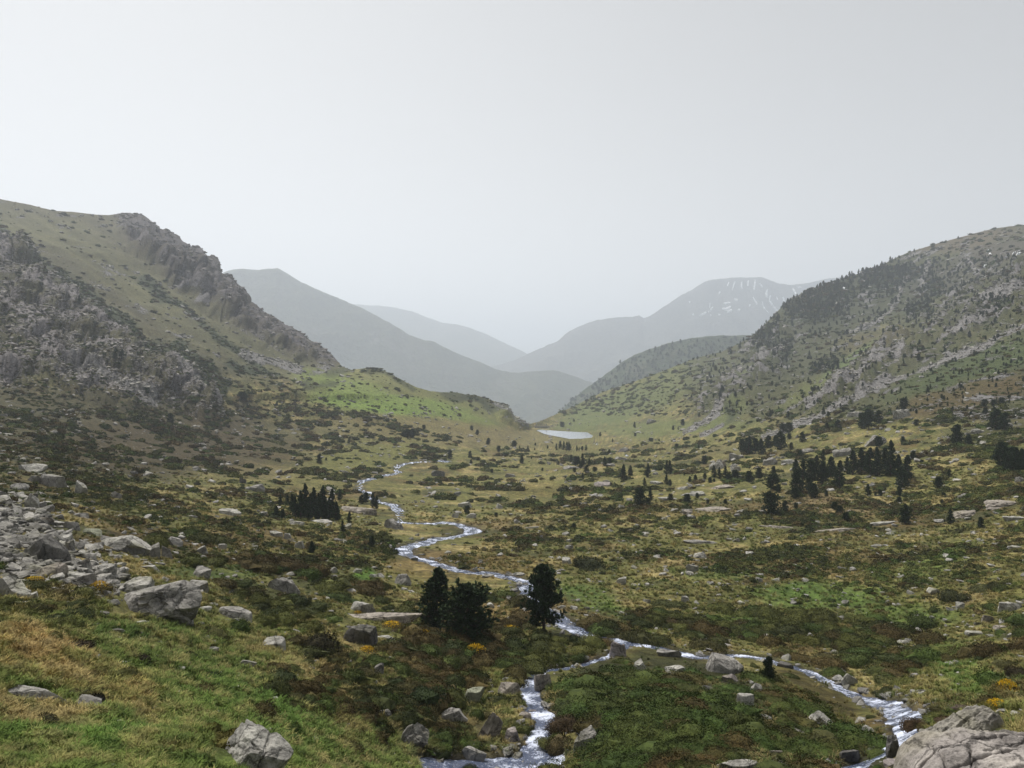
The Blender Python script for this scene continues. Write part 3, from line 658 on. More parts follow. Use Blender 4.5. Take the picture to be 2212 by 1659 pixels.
HEROES = []          # (short phrase, position) for describing the small things near them
def set_tint(o, c): o['tint'] = (float(c[0]), float(c[1]), float(c[2]))
def add_rock(win, x, y, wz, hz, tone, label, name='boulder', cuts=9, flat=0.2, cracks=0, sub=None, tilt=0.0, group=None, ref=None, rough=0.05, turn=None, seed=None, boxy=0.3):
    """x, y: centre of the rock's foot in a measuring window; wz, hz: its seen width and height there"""
    u, v = wp(win, x, y); k = WIN[win][2]; w_, h_ = wz * k, hz * k
    p = at(u, v); d = p[1]; Wm = px(d, w_); seen = px(d, h_); dep = max(0.02, -p[2] / d)
    deep = Wm * 0.7; H = seen - deep * dep * 0.8
    if H < 0.55 * seen: H = 0.55 * seen; deep = min(Wm * 0.6, max(0.25 * Wm, 0.55 * seen / dep))
    sd = seed if seen and seed is not None else int(abs(x * 7 + y * 13 + win * 101))
    if sub is None: sub = 5 if w_ > 90 else (4 if w_ > 16 else 3)
    V, Fc = rock_verts(sd, sub, cuts + 6, rough, flat, cracks, boxy)
    V = fit_box(V, Wm * 1.04, deep, H * 2.5)
    a = -R(tilt); V[:, [0, 2]] = V[:, [0, 2]] @ np.array([[math.cos(a), math.sin(a)], [-math.sin(a), math.cos(a)]])
    o = put(name, make_mesh(name, V, Fc, 'rock', False if sub < 4 else True), None, (p[0], p[1] + deep * 0.35, p[2] - H * 0.22), R(turn if turn is not None else random.uniform(-12, 12)))
    if sub >= 4: o.data.polygons.foreach_set('use_smooth', np.full(len(o.data.polygons), False)); 
    t = np.array({'pale': (1.35, 1.34, 1.28), 'grey': (1.05, 1.03, 1.0), 'dark': (0.55, 0.54, 0.53), 'warm': (1.2, 1.1, 1.0), 'mauve': (1.12, 1.02, 1.04), 'green': (0.95, 1.0, 0.78)}[tone])
    set_tint(o, t); tag(o, label, 'rock', group)
    ROCKS.append((u, v, w_, h_))
    HEROES.append((ref, p)) if ref else None
    return o
G1 = 'boulders on the left-hand heath'
# the great bouldery outcrop and its neighbours by the scree
add_rock(11, 1560, 1130, 960, 410, 'grey', 'huge grey outcrop with a steep rounded face beside the yellow broom', 'rock_outcrop', 11, 0.1, 5, 5, -12, ref='the huge grey outcrop', rough=.06, seed=31)
add_rock(11, 1340, 900, 420, 180, 'pale', 'pale stepped ledge rock leading up to the huge grey outcrop', 'rock_ledge', 8, .6, 4, 5, -14, rough=.07)
add_rock(11, 390, 545, 420, 260, 'dark', 'large dark wedge-shaped boulder overhanging the pale scree', 'boulder', 7, 0, 0, 4, -24, ref='the dark wedge boulder', seed=12)
add_rock(11, 1230, 440, 500, 170, 'pale', 'long pale tilted slab split by two cracks', 'flat_boulder', 6, .7, 3, 5, -9, ref='the cracked tilted slab')
add_rock(11, 1330, 480, 260, 95, 'dark', 'dark block hidden under the cracked tilted slab', 'boulder', 8, .3)
add_rock(11, 1545, 515, 205, 150, 'grey', 'angular grey boulder just beside the cracked tilted slab', 'boulder', 8, ref='the angular grey boulder')
add_rock(11, 1710, 520, 130, 125, 'grey', 'smaller upright boulder next to the angular grey boulder', 'boulder', 8)
add_rock(11, 1800, 410, 160, 110, 'grey', 'twin-headed boulder among heather behind the angular grey boulder', 'boulder', 8)
add_rock(11, 2090, 485, 120, 90, 'pale', 'pale rounded boulder poking out of a dark shrub', 'boulder', 8)
add_rock(11, 710, 460, 125, 120, 'grey', 'upright boulder at the scree edge by the dark wedge boulder', 'boulder', 7)
add_rock(11, 190, 545, 80, 70, 'grey', 'small round block at the foot of the dark wedge boulder')
add_rock(11, 470, 720, 300, 150, 'warm', 'brownish blocky boulder standing on the pale scree', 'boulder', 7, ref='the brownish blocky boulder')
add_rock(11, 810, 640, 200, 110, 'grey', 'peaked boulder in the middle of the scree', 'boulder', 7, ref='the peaked scree boulder')
add_rock(11, 760, 770, 330, 140, 'pale', 'flat pale slab at the lower edge of the scree', 'flat_boulder', 6, .7)
add_rock(11, 870, 830, 190, 150, 'grey', 'speckled upright block beside the yellow broom flowers', 'boulder', 8, ref='the speckled block by the broom')
add_rock(11, 1085, 720, 190, 140, 'pale', 'pale boulder wrapped in heather above the ledge rock', 'boulder', 8)
add_rock(11, 1225, 615, 120, 45, 'pale', 'small flat pointed stone in heather above the ledge rock', 'stone', 6, .6)
add_rock(11, 1530, 650, 220, 65, 'pale', 'layered pale slab half sunk above the huge outcrop', 'flat_boulder', 6, .7, 3)
add_rock(11, 2055, 730, 230, 120, 'grey', 'flat-topped layered block behind the huge outcrop', 'boulder', 6, .4, 3, ref='the flat-topped block')
add_rock(11, 2040, 860, 210, 110, 'pale', 'low pale boulder on the slope beside the huge outcrop', 'boulder', 7)
add_rock(11, 330, 960, 140, 95, 'pale', 'rounded pale boulder under the broom by the picture edge', 'boulder', 6, boxy=.1)
add_rock(11, 60, 930, 360, 220, 'pale', 'smooth pale slab sloping down at the left picture edge', 'flat_boulder', 5, .3, 1, 5, 20, ref='the smooth pale edge slab', boxy=.15)
add_rock(11, 820, 105, 150, 50, 'grey', 'flat grey stone with a dark overhang above the scree', 'stone', 6, .5)
add_rock(11, 730, 230, 170, 90, 'grey', 'square grey block at the upper corner of the scree', 'boulder', 6, .3)
add_rock(11, 920, 280, 200, 70, 'green', 'greenish rounded boulder behind the cracked tilted slab', 'boulder', 7)
add_rock(11, 420, 165, 240, 75, 'warm', 'broad brown boulder behind the scree', 'boulder', 7)
add_rock(11, 1700, 1050, 220, 60, 'pale', 'pale low slab in the grass in front of the huge outcrop', 'flat_boulder', 6, .6)
add_rock(11, 2120, 1075, 120, 50, 'pale', 'pale flat stone at the foot of the huge outcrop', 'stone', 6, .5)
add_rock(4, 310, 385, 150, 85, 'grey', 'big split boulder on the dark slope above the scree', 'boulder', 8, ref='the big split boulder')
add_rock(4, 200, 355, 110, 45, 'grey', 'low boulder leaning on the big split boulder', 'boulder', 7)
add_rock(4, 185, 290, 170, 55, 'pale', 'bare pale slab on the dark slope above the big split boulder', 'flat_boulder', 6, .7)
add_rock(4, 190, 520, 90, 90, 'pale', 'narrow pale slab standing in dry grass below the big split boulder', 'flat_boulder', 7, .2, 0, 4, 25)
add_rock(4, 500, 430, 90, 80, 'pale', 'lichen-spotted slab on the slope next to the big split boulder', 'flat_boulder', 7, .2, 0, 4, 22)
add_rock(4, 740, 460, 75, 45, 'grey', 'grey boulder at the end of the stony rib', 'boulder', 7)
add_rock(4, 1475, 572, 150, 45, 'pale', 'broad pale boulder in the grass before the pine grove', 'boulder', 7, .4, 2, ref='the broad pale boulder')
add_rock(4, 1572, 365, 42, 40, 'dark', 'small dark block on the brown slope beyond the grass flat', 'stone', 7)
add_rock(4, 1660, 420, 90, 50, 'grey', 'grey peaked boulder on the brown slope beyond the grass flat', 'boulder', 7)
add_rock(4, 1825, 1068, 215, 108, 'grey', 'large rounded grey boulder alone among dark juniper', 'boulder', 7, .1, 2, 5, 8, ref='the large rounded boulder', boxy=.1)
add_rock(4, 1437, 797, 55, 42, 'pale', 'round pale stone in the brown heather', 'stone', 6)
add_rock(4, 1780, 712, 85, 42, 'pale', 'first pale boulder in a row below the pine grove', 'boulder', 7)
add_rock(4, 1868, 732, 62, 46, 'pale', 'second pale boulder in a row below the pine grove', 'boulder', 7)
add_rock(4, 1935, 787, 64, 50, 'pale', 'third pale boulder in a row below the pine grove', 'boulder', 7)
add_rock(9, 970, 608, 285, 75, 'warm', 'smooth whaleback rock between the pine grove and the stream', 'rock_outcrop', 5, .4, 2, 5, 0, ref='the whaleback rock', boxy=.15)
add_rock(9, 455, 705, 130, 40, 'pale', 'flat pale slab below the pine grove', 'flat_boulder', 6, .6)
add_rock(9, 665, 690, 200, 35, 'pale', 'long low slab at the foot of the pine grove', 'flat_boulder', 6, .6)
add_rock(9, 885, 740, 70, 50, 'pale', 'square pale block below the whaleback rock', 'boulder', 7)
add_rock(9, 1265, 735, 190, 100, 'grey', 'shattered grey outcrop at the stream bend', 'rock_outcrop', 12, 0, 3, 5, -8, ref='the shattered outcrop', rough=.1)
add_rock(9, 770, 1103, 75, 55, 'pale', 'rounded pale boulder beside the small green patch', 'boulder', 7)
add_rock(9, 965, 1103, 95, 45, 'pale', 'pale boulder with two companions near the small green patch', 'boulder', 7)
add_rock(9, 1095, 1138, 80, 38, 'pale', 'low pale stone between the green patch and the lone boulder', 'stone', 7)
add_rock(9, 1335, 1200, 150, 105, 'grey', 'lone squarish boulder in dry grass above the pines', 'boulder', 8, ref='the lone squarish boulder')
add_rock(9, 1785, 645, 58, 45, 'pale', 'pale boulder on the far bank of the stream bend', 'boulder', 7)
add_rock(9, 1915, 648, 88, 45, 'pale', 'flat angular boulder just behind the stream bend', 'boulder', 6)
add_rock(9, 1870, 560, 110, 55, 'pale', 'leaning pale slab above the stream bend', 'flat_boulder', 7, .2, 0, 4, -22)
add_rock(9, 2150, 570, 60, 45, 'pale', 'small pale boulder on the heath past the stream bend', 'boulder', 6)
add_rock(9, 1640, 298, 110, 52, 'dark', 'dark triangular boulder on the heath by the upper stream', 'boulder', 6, ref='the dark triangular boulder')
# bank in the foreground
add_rock(5, 1560, 1160, 440, 290, 'pale', 'white weathered boulder with a dark fissure in the near grass', 'boulder', 10, .1, 4, 6, 32, ref='the white weathered boulder', rough=.07, seed=77)
add_rock(5, 190, 735, 420, 105, 'pale', 'long low slab in bleached grass at the left edge', 'flat_boulder', 6, .6, 2, 5, 9, ref='the long low slab')
add_rock(5, 560, 785, 170, 85, 'grey', 'grey rock under the black bush', 'boulder', 8, .2, 1, 4, 20)
add_rock(5, 1772, 400, 145, 85, 'pale', 'pale wedge-shaped boulder alone on the grass bank', 'boulder', 6, .3, 0, 4, 0, ref='the pale wedge boulder', seed=5)
add_rock(5, 1510, 205, 245, 85, 'grey', 'grey rock with a dark overhang at the edge of the bank', 'rock_outcrop', 8, .3, 2, 4, 14, ref='the overhung rock')
add_rock(5, 1590, 520, 100, 60, 'grey', 'leaning grey stone in dark heather on the bank', 'stone', 7, .2, 0, 4, 20)
add_rock(5, 1385, 425, 70, 45, 'pale', 'pale stone at the top of a heather clump on the bank', 'stone', 7)
add_rock(5, 800, 497, 68, 26, 'pale', 'small flat stone in heather halfway down the bank', 'stone', 6, .6)
add_rock(5, 900, 240, 85, 25, 'pale', 'flat pale stone in green grass below the broom', 'stone', 6, .6)
add_rock(5, 750, 290, 95, 26, 'pale', 'cluster stone in green grass below the broom', 'stone', 9, .5)
add_rock(5, 665, 195, 62, 45, 'grey', 'jagged grey stone in heather below the broom', 'stone', 9)
add_rock(5, 775, 880, 65, 24, 'pale', 'flat white stone in the near grass', 'stone', 6, .6)
# around the pines and the near stream
add_rock(6, 250, 570, 520, 62, 'warm', 'long flat pale slab beside the two dark pines', 'flat_boulder', 5, .8, 3, 5, 0, ref='the long flat slab')
add_rock(6, 105, 715, 220, 145, 'dark', 'dark rounded boulder covered with lichen beneath the long flat slab', 'boulder', 8, 0, 1, 5, 8, ref='the dark lichen boulder', boxy=.1)
add_rock(6, 130, 512, 165, 92, 'pale', 'pale broken boulder behind the long flat slab', 'boulder', 8, .3, 1, 4, 10)
add_rock(6, 285, 688, 115, 32, 'pale', 'flat white stone between the lichen boulder and the pines', 'stone', 6, .6)
add_rock(6, 235, 915, 72, 80, 'grey', 'pointed upright stone in the heather below the lichen boulder', 'stone', 8)
add_rock(6, 270, 1172, 105, 42, 'grey', 'low grey stone above the green bank', 'stone', 7)
add_rock(6, 960, 482, 62, 38, 'pale', 'pale stone peeping out between the pines', 'stone', 7)
add_rock(6, 1080, 1050, 155, 100, 'warm', 'pale-topped boulder on the bank where the stream narrows', 'boulder', 8, .2, 1, 5, ref='the pale-topped boulder')
add_rock(6, 848, 1100, 125, 125, 'green', 'tall mossy boulder set back from the stream bank', 'boulder', 9, 0, 1, 5, 10, ref='the tall mossy boulder')
add_rock(6, 720, 1222, 190, 118, 'grey', 'pyramid-shaped grey boulder among tussocks by the stream', 'boulder', 6, 0, 1, 5, ref='the pyramid boulder', seed=41)
add_rock(6, 940, 1330, 150, 190, 'warm', 'tall leaning slab between the pyramid boulder and the water', 'flat_boulder', 9, .1, 3, 5, 24, ref='the tall leaning slab', rough=.07)
add_rock(6, 1112, 1352, 108, 100, 'mauve', 'rounded purple-grey boulder at the edge of the white water', 'boulder', 6, 0, 0, 4, ref='the purple-grey boulder', boxy=.05)
add_rock(6, 840, 1470, 170, 110, 'grey', 'grey boulder with a flat ledge beside the foaming pool', 'boulder', 8, .2, 2, 5, 12, ref='the boulder by the pool')
add_rock(6, 435, 1370, 170, 160, 'grey', 'long diagonal rock rib in the grass above the foaming pool', 'rock_outcrop', 9, .2, 3, 5, 38, rough=.08)
add_rock(6, 1188, 1195, 92, 50, 'warm', 'flat rock jutting into the narrow stream', 'flat_boulder', 6, .5)
add_rock(6, 1312, 1005, 112, 118, 'warm', 'brown fractured rock on the bank opposite the pale-topped boulder', 'boulder', 10, 0, 2, 5, -8)
add_rock(6, 2130, 800, 165, 58, 'grey', 'grey rocks at the water edge where the streams part', 'rock_outcrop', 9, .3, 2)
add_rock(6, 1945, 892, 100, 85, 'pale', 'pale egg-shaped boulder on the juniper mound', 'boulder', 6, 0, 0, 4, boxy=.0, ref='the egg-shaped boulder')
add_rock(6, 2172, 918, 125, 72, 'pale', 'pale boulder with a sloping top on the juniper mound', 'boulder', 7)
add_rock(6, 1800, 795, 115, 110, 'mauve', 'purplish shattered rock where the stream forks', 'rock_outcrop', 12, 0, 3, 5, 0, rough=.1, ref='the shattered rock at the fork')
add_rock(6, 1560, 1425, 140, 200, 'grey', 'grey boulder under a cap of shrubs beside the rapids', 'boulder', 7, 0, 1, 5, 10, ref='the shrub-capped boulder')
add_rock(6, 1240, 1180, 60, 45, 'mauve', 'wet stone in the middle of the narrow stream', 'stone', 7)
add_rock(6, 1100, 1490, 70, 40, 'mauve', 'wet dark stone rising from the foaming pool', 'stone', 7)
add_rock(6, 870, 1495, 110, 40, 'mauve', 'low wet slab at the near end of the foaming pool', 'stone', 6, .5)
add_rock(6, 1330, 1300, 50, 50, 'dark', 'small dark wet stone in the rapids', 'stone', 7)
add_rock(6, 1300, 1500, 160, 50, 'mauve', 'broad dark rock splitting the foaming pool', 'boulder', 7, .5)
add_rock(6, 1465, 197, 68, 45, 'pale', 'pale boulder on the heath beyond the tall pine', 'boulder', 7)
add_rock(6, 1475, 103, 56, 30, 'grey', 'grey boulder half buried in shrubs beyond the tall pine', 'boulder', 7)
add_rock(6, 1475, 55, 36, 20, 'pale', 'pale stone topping the shrubs beyond the tall pine', 'stone', 7)
add_rock(6, 1812, 332, 72, 55, 'pale', 'jagged pale boulder in shrubs near the bright green strip', 'boulder', 10, rough=.1)
add_rock(6, 1982, 450, 52, 30, 'pale', 'white stone in a dark shrub past the bright green strip', 'stone', 7)
# right of the stream and on the juniper mound
add_rock(7, 290, 905, 230, 130, 'grey', 'big dark-grey rock stepping down from the right-hand stream', 'rock_outcrop', 8, .1, 2, 5, 24, ref='the big stepped rock')
add_rock(7, 320, 965, 110, 60, 'mauve', 'purplish block under the big stepped rock', 'boulder', 7)
add_rock(7, 405, 1120, 130, 105, 'pale', 'white speckled boulder on the juniper mound', 'boulder', 7, 0, 0, 4, 20, ref='the white speckled boulder')
add_rock(7, 482, 1025, 76, 70, 'pale', 'white stone just above the white speckled boulder', 'stone', 7)
add_rock(7, 545, 1212, 70, 48, 'grey', 'grey stone below the white speckled boulder', 'stone', 7)
add_rock(7, 910, 1245, 160, 95, 'pale', 'pale slab lying on the brown flank of the juniper mound', 'flat_boulder', 6, .5, 2, 5, 26, ref='the pale mound slab')
add_rock(7, 1160, 1225, 74, 46, 'pale', 'pale upper stone of a pair near the mound edge', 'stone', 7)
add_rock(7, 1215, 1290, 96, 50, 'pale', 'pale lower stone of a pair near the mound edge', 'stone', 8, 0, 0, 4, 24)
add_rock(7, 775, 1312, 82, 50, 'grey', 'flat grey stone in shrubs low on the juniper mound', 'stone', 7, .4)
add_rock(7, 1090, 985, 95, 88, 'grey', 'peaked grey boulder on the far bank of the right-hand stream', 'boulder', 8, ref='the peaked bank boulder')
add_rock(7, 675, 872, 100, 48, 'dark', 'dark rock in the bend of the right-hand stream', 'boulder', 7)
add_rock(7, 160, 1030, 80, 62, 'grey', 'grey boulder at the top edge of the juniper mound', 'boulder', 7)
add_rock(7, 1100, 1475, 145, 108, 'dark', 'dark wet boulder beside the white water at the bottom edge', 'boulder', 8, 0, 1, 5, ref='the dark wet boulder')
add_rock(7, 372, 1545, 260, 100, 'pale', 'broad pale boulder cut by the bottom edge of the picture', 'boulder', 7, .2, 2, 5)
add_rock(7, 632, 1540, 155, 78, 'mauve', 'rounded mauve boulder at the bottom edge of the picture', 'boulder', 6, 0, 0, 5, boxy=.05)
add_rock(7, 580, 1435, 155, 40, 'warm', 'flat stone in shrubs above the rounded mauve boulder', 'stone', 6, .6)
add_rock(7, 118, 162, 92, 48, 'pale', 'broken pale rock on the heath right of the green strip', 'boulder', 10, .2, 2)
add_rock(7, 66, 252, 82, 62, 'grey', 'rounded grey boulder in shrubs below the broken pale rock', 'boulder', 7)
add_rock(7, 20, 445, 64, 48, 'pale', 'pale square boulder on the heath past the green patch', 'boulder', 7)
add_rock(7, 500, 315, 44, 36, 'pale', 'pale stone standing up in dark shrubs by the green patch', 'stone', 8)
add_rock(7, 612, 312, 54, 28, 'pale', 'pale tilted stone beside dark shrubs by the green patch', 'stone', 6, .2, 0, 3, -25)
add_rock(7, 1635, 390, 84, 45, 'pale', 'white peaked boulder on the far heath beyond the stream', 'boulder', 7, ref='the white peaked boulder')
add_rock(7, 2130, 502, 160, 75, 'pale', 'broad pale boulder with shrubs at its foot by the right edge', 'boulder', 8, .1, 2, ref='the broad edge boulder')
add_rock(7, 1810, 492, 64, 52, 'pale', 'jagged stone in dark shrubs on the far heath', 'stone', 9)
add_rock(7, 1905, 660, 115, 34, 'pale', 'low pale slab in heather near the right edge', 'flat_boulder', 6, .6)
add_rock(7, 2000, 672, 54, 26, 'pale', 'rounded pale stone beside the low pale slab', 'stone', 6)
add_rock(7, 2132, 672, 56, 30, 'pale', 'pale stone in shrubs below the broad edge boulder', 'stone', 6)
add_rock(7, 2065, 615, 80, 24, 'warm', 'flat stone in heather under the broad edge boulder', 'stone', 6, .6)
add_rock(7, 1440, 712, 84, 24, 'pale', 'flat pale stone in green grass above the right-hand stream', 'stone', 6, .6)
add_rock(7, 1985, 570, 70, 50, 'warm', 'brown peaked stone near the right edge', 'stone', 7)
# pale outcrops among the right-hand pines
for (x, y, w_, h_, lab) in [(225,450,110,70,'rounded pale rock face at the low end of the pine slope'),(258,440,80,65,'tall white rock face beside the low pine clump'),(350,462,80,60,'pale rock face just right of the tall white one'),(355,385,115,48,'pale sloping slab under the upper pine clump'),(570,420,110,55,'pale slab between the two big pine groves'),(700,412,150,38,'long thin pale slab leading into the big pine grove'),(1045,362,140,62,'white triangular slab above the big pine grove'),(1282,290,190,75,'white stepped slab among pines above the big grove'),(1440,112,160,62,'bare pale slab high on the slope above the pines'),(1120,105,110,35,'pale slab where the scree strip reaches the pines'),(260,575,230,32,'long pale ledge below the low pine clump'),(100,612,150,32,'pale ledge slab on the open heath'),(35,740,85,34,'flat pale slab in the heath at the valley middle'),(210,725,270,42,'long broken ledge on the heath below the pines'),(650,832,330,22,'long thin pale ledge crossing the lower heath'),(990,850,320,22,'long white ledge on the grass beneath the pines'),(1315,808,200,32,'tilted pale ledge by the lone conical pine'),(1860,752,180,48,'broad pale slab on the right-hand heath'),(2090,690,260,58,'long pale slab near the right picture edge'),(2160,780,140,40,'pale ledge under the long slab by the right edge'),(80,880,80,26,'small white slab on the heath'),(120,930,250,34,'long layered ledge on the lower heath'),(2170,960,120,26,'pale slab low at the right picture edge'),(1920,215,90,36,'pale rocks beside the bushy upper pine'),(820,340,90,30,'small pale rocks behind the big pine grove'),(2190,530,70,40,'pale block at the right picture edge')]:
    add_rock(8, x, y, w_ * .85, h_ * .9, random.choice(['pale', 'grey', 'warm']), lab, 'flat_boulder', 10, .3, 3, 4, random.uniform(-8, 4), rough=.13)
for (x, y, w_, h_, tone, lab) in [(620,665,150,38,'grey','rounded grey rock below the far pine group'),(1000,640,110,28,'grey','low rock under the far twin pines'),(1105,580,120,36,'grey','smooth rock beside the far white cascade'),(1130,500,120,40,'dark','dark wet rocks above the far white cascade'),(1455,815,130,36,'pale','pale wedge rock next to a dark pine'),(1700,865,110,38,'pale','pale flat rock on the far heath'),(1850,925,150,40,'pale','pale rounded ledge behind a small pine'),(1560,965,190,36,'pale','white flat rock with a small pine on it'),(1750,1085,120,45,'pale','pale flat boulder in olive heath'),(1400,225,90,45,'grey','grey rock face at the foot of the far slope'),(940,830,180,45,'mauve','row of pinkish rocks on the far heath'),(245,1240,130,28,'pale','low pale rock in dry grass'),(1440,722,60,30,'pale','white stone by the far pines'),(40,745,110,40,'grey','low grey rock at the edge of the heath')]:
    add_rock(10, x, y, w_, h_, tone, lab, 'boulder', 7, .4, 1, 4)
# the big cracked slab at the bottom right corner and its neighbour, modelled as weathered domes with real joints
def big_slab(label, name, cu, cv, width, depth, height, joints, tone, edge, slope, turn, dist, nx=150, ny=110, ref=None):
    p = np.array([(cu - UC) / F * dist, dist, -(cv - VC) / F * dist])
    x = np.linspace(-1, 1, nx); y = np.linspace(-1, 1, ny); X, Y = np.meshgrid(x, y)
    rr = (np.abs(X) ** edge + np.abs(Y) ** edge) ** (1 / edge) + 0.10 * fbm(X * 2.2 + 3, Y * 2.2, 0 * X, 3)
    dome = np.sqrt(np.clip(1 - rr ** 4, 0, 1)) ** 0.7
    hgt = dome * height + slope[0] * X * width / 2 + slope[1] * Y * depth / 2 + fbm(X * 3, Y * 3, 0 * X + 2, 6, .6) * 0.16 - (1 - dome) * 0.8
    mX, mY = X * width / 2, Y * depth / 2
    for pts, wdt, dpt in joints:
        d = dist_poly(mX + 0.05 * fbm(mX * 3, mY * 3, 0 * X, 3), mY + 0.05 * fbm(mX * 3 + 9, mY * 3, 0 * X, 3), pts)
        hgt -= dpt * np.exp(-(d / wdt) ** 2)
    bed = (hgt * 3.2 + 0.3 * fbm(mX, mY, 0 * X, 2)) % 1.0
    mXo = mX
    V = np.stack([mXo, mY, hgt], -1).reshape(-1, 3)
    low = V.copy(); low[:, 2] -= 2.5
    G = grid_faces(ny, nx); me = make_mesh(name, V, G, 'rock', True)
    o = put(name, me, None, p, R(turn)); set_tint(o, tone); tag(o, label, 'rock')
    if ref: HEROES.append((ref, p))
    return o
J1 = [([(-2.2,-.35),(-1.2,-.05),(0,.3),(.9,.55),(2.0,.62)],.022,.13),([(-2.0,-.75),(-.9,-.45),(.2,-.1),(1.4,.2),(2.2,.3)],.026,.16),([(-.5,1.1),(-.35,.45),(-.1,.05),(.3,-.3)],.02,.12),([(-2.0,.1),(-1.5,.35),(-.6,.6),(.3,.85)],.018,.1),([(-1.6,.6),(-1.55,.1),(-1.75,-.5),(-1.8,-1.2)],.02,.12),([(-1,-1.1),(-.6,-.75),(.6,-.5),(2,-.15)],.03,.17),([(.9,.55),(1.2,.1),(1.7,-.3)],.02,.11),([(-1.95,-.2),(-1.9,-.9)],.02,.1),([(-1.2,.8),(-1.1,.2),(-1.3,-.3)],.015,.08),([(-.9,.15),(-.2,.42),(.5,.7)],.014,.07)]
big_slab('big cracked pinkish-grey slab filling the bottom corner of the picture', 'flat_boulder', 2262, 1688, 4.2, 2.7, 0.42, J1, (1.3, 1.22, 1.19), 7.0, (0.03, 0.06), -6, 12.2, 280, 190, ref='the big cracked slab')
big_slab('long pale rock rib running behind the big cracked slab', 'flat_boulder', 2060, 1594, 2.9, 0.9, 0.34, [([(-2,.1),(0,-.1),(2,.1)],.02,.1),([(-.6,-1),(-.2,1)],.02,.09),([(.4,-1),(.7,1)],.02,.08)], (1.3, 1.25, 1.2), 4.5, (0.28, 0.08), 18, 17.5, 150, 80, ref='the long rock rib')
add_rock(12, 560, 1330, 230, 300, 'dark', 'dark cleft rocks at the foot of the big cracked slab', 'boulder', 8, 0, 2, 5)
add_rock(12, 560, 1500, 260, 160, 'mauve', 'low mossy rocks below the cleft beside the big slab', 'boulder', 8, .2, 1, 5)
add_rock(12, 1930, 770, 170, 60, 'pale', 'flat pale stone under the yellow corner broom', 'stone', 6, .6)
add_rock(12, 1640, 730, 120, 70, 'pale', 'small pale stone between heather and the corner broom', 'stone', 7)
add_rock(12, 2130, 810, 150, 80, 'pale', 'pale boulder at the right edge under the corner broom', 'boulder', 7)

def clear_of_rocks(pos, r, tall, k=.6):
    """True where growth of radius r and height tall would not stand in front of a built rock or inside it"""
    u = UC + F * pos[:, 0] / pos[:, 1]; v = VC - F * pos[:, 2] / pos[:, 1]; rp = r * F / pos[:, 1]; tp = tall * F / pos[:, 1]; ok = np.ones(len(pos), bool)
    for (ru_, rv_, rw, rh) in ROCKS:
        ok &= ~((np.abs(u - ru_) < rw * (.5 if k > .5 else .4) + rp * .5) & (v > rv_ - rh * .7) & (v < rv_ + tp * k))
    return ok
# ------------------------------------------------------------------ scattered stones: the largest as things, the rest as one mass
def stone_proto(seed, sub=2):
    V, Fc = rock_verts(seed, sub, 8, 0.05, 0.25, 0, .35); return fit_box(V, 1, 0.85, 0.75), Fc
ST = [make_mesh('stone', *stone_proto(900 + i), 'rock', False) for i in range(8)]
def ga(arr, ij): return arr[ij[:, 0], ij[:, 1]]
def sample(n, weight, vmin=430, vmax=1700, umin=-40, umax=2260):
    """n picture points drawn with the given weight over the ground grid, and their places on the ground"""
    Wt = weight * (VV > vmin) * (VV < vmax) * (UU > umin) * (UU < umax)
    rowh = np.abs(np.gradient(VV, axis=0)) * np.gradient(us)[None, :]
    pr = (Wt * rowh).ravel(); pr = pr / pr.sum()
    k = rng.choice(len(pr), n, p=pr); i, j = k // NC, k % NC
    a, b = rng.uniform(0, 1, n), rng.uniform(0, 1, n); i1 = np.minimum(i + 1, NR - 1); j1 = np.minimum(j + 1, NC - 1)
    pos = (P[i, j] * (1 - a)[:, None] + P[i1, j] * a[:, None]) * (1 - b)[:, None] + (P[i, j1] * (1 - a)[:, None] + P[i1, j1] * a[:, None]) * b[:, None]
    return pos, np.stack([i, j], 1)
def near_phrase(p, used):
    best = sorted(HEROES, key=lambda h: (h[1][0] - p[0]) ** 2 + ((h[1][1] - p[1]) * 0.8) ** 2)[:6]
    out = []
    for ref, q in best:
        dx_, dy_ = p[0] - q[0], p[1] - q[1]; d = math.hypot(dx_, dy_)
        far_ = 'close ' if d < 2.5 else ('' if d < 7 else 'well ')
        if abs(dx_) > abs(dy_): w_ = ('to the right of ' if dx_ > 0 else 'to the left of ')
        else: w_ = ('behind ' if dy_ > 0 else 'in front of ')
        out.append(far_ + w_ + ref)
    return out
USED = set()
SIZES = lambda s: 'tiny' if s < .25 else ('small' if s < .45 else ('fist-wide' if s < 0 else ('knee-high' if s < .8 else 'waist-high')))
def unique_label(fmts, p):
    for f in fmts:
        for ph in near_phrase(p, USED):
            t = f + ' ' + ph
            if t not in USED and len(t.split()) <= 16: USED.add(t); return t, True
    return fmts[0] + ' ' + near_phrase(p, USED)[0], False

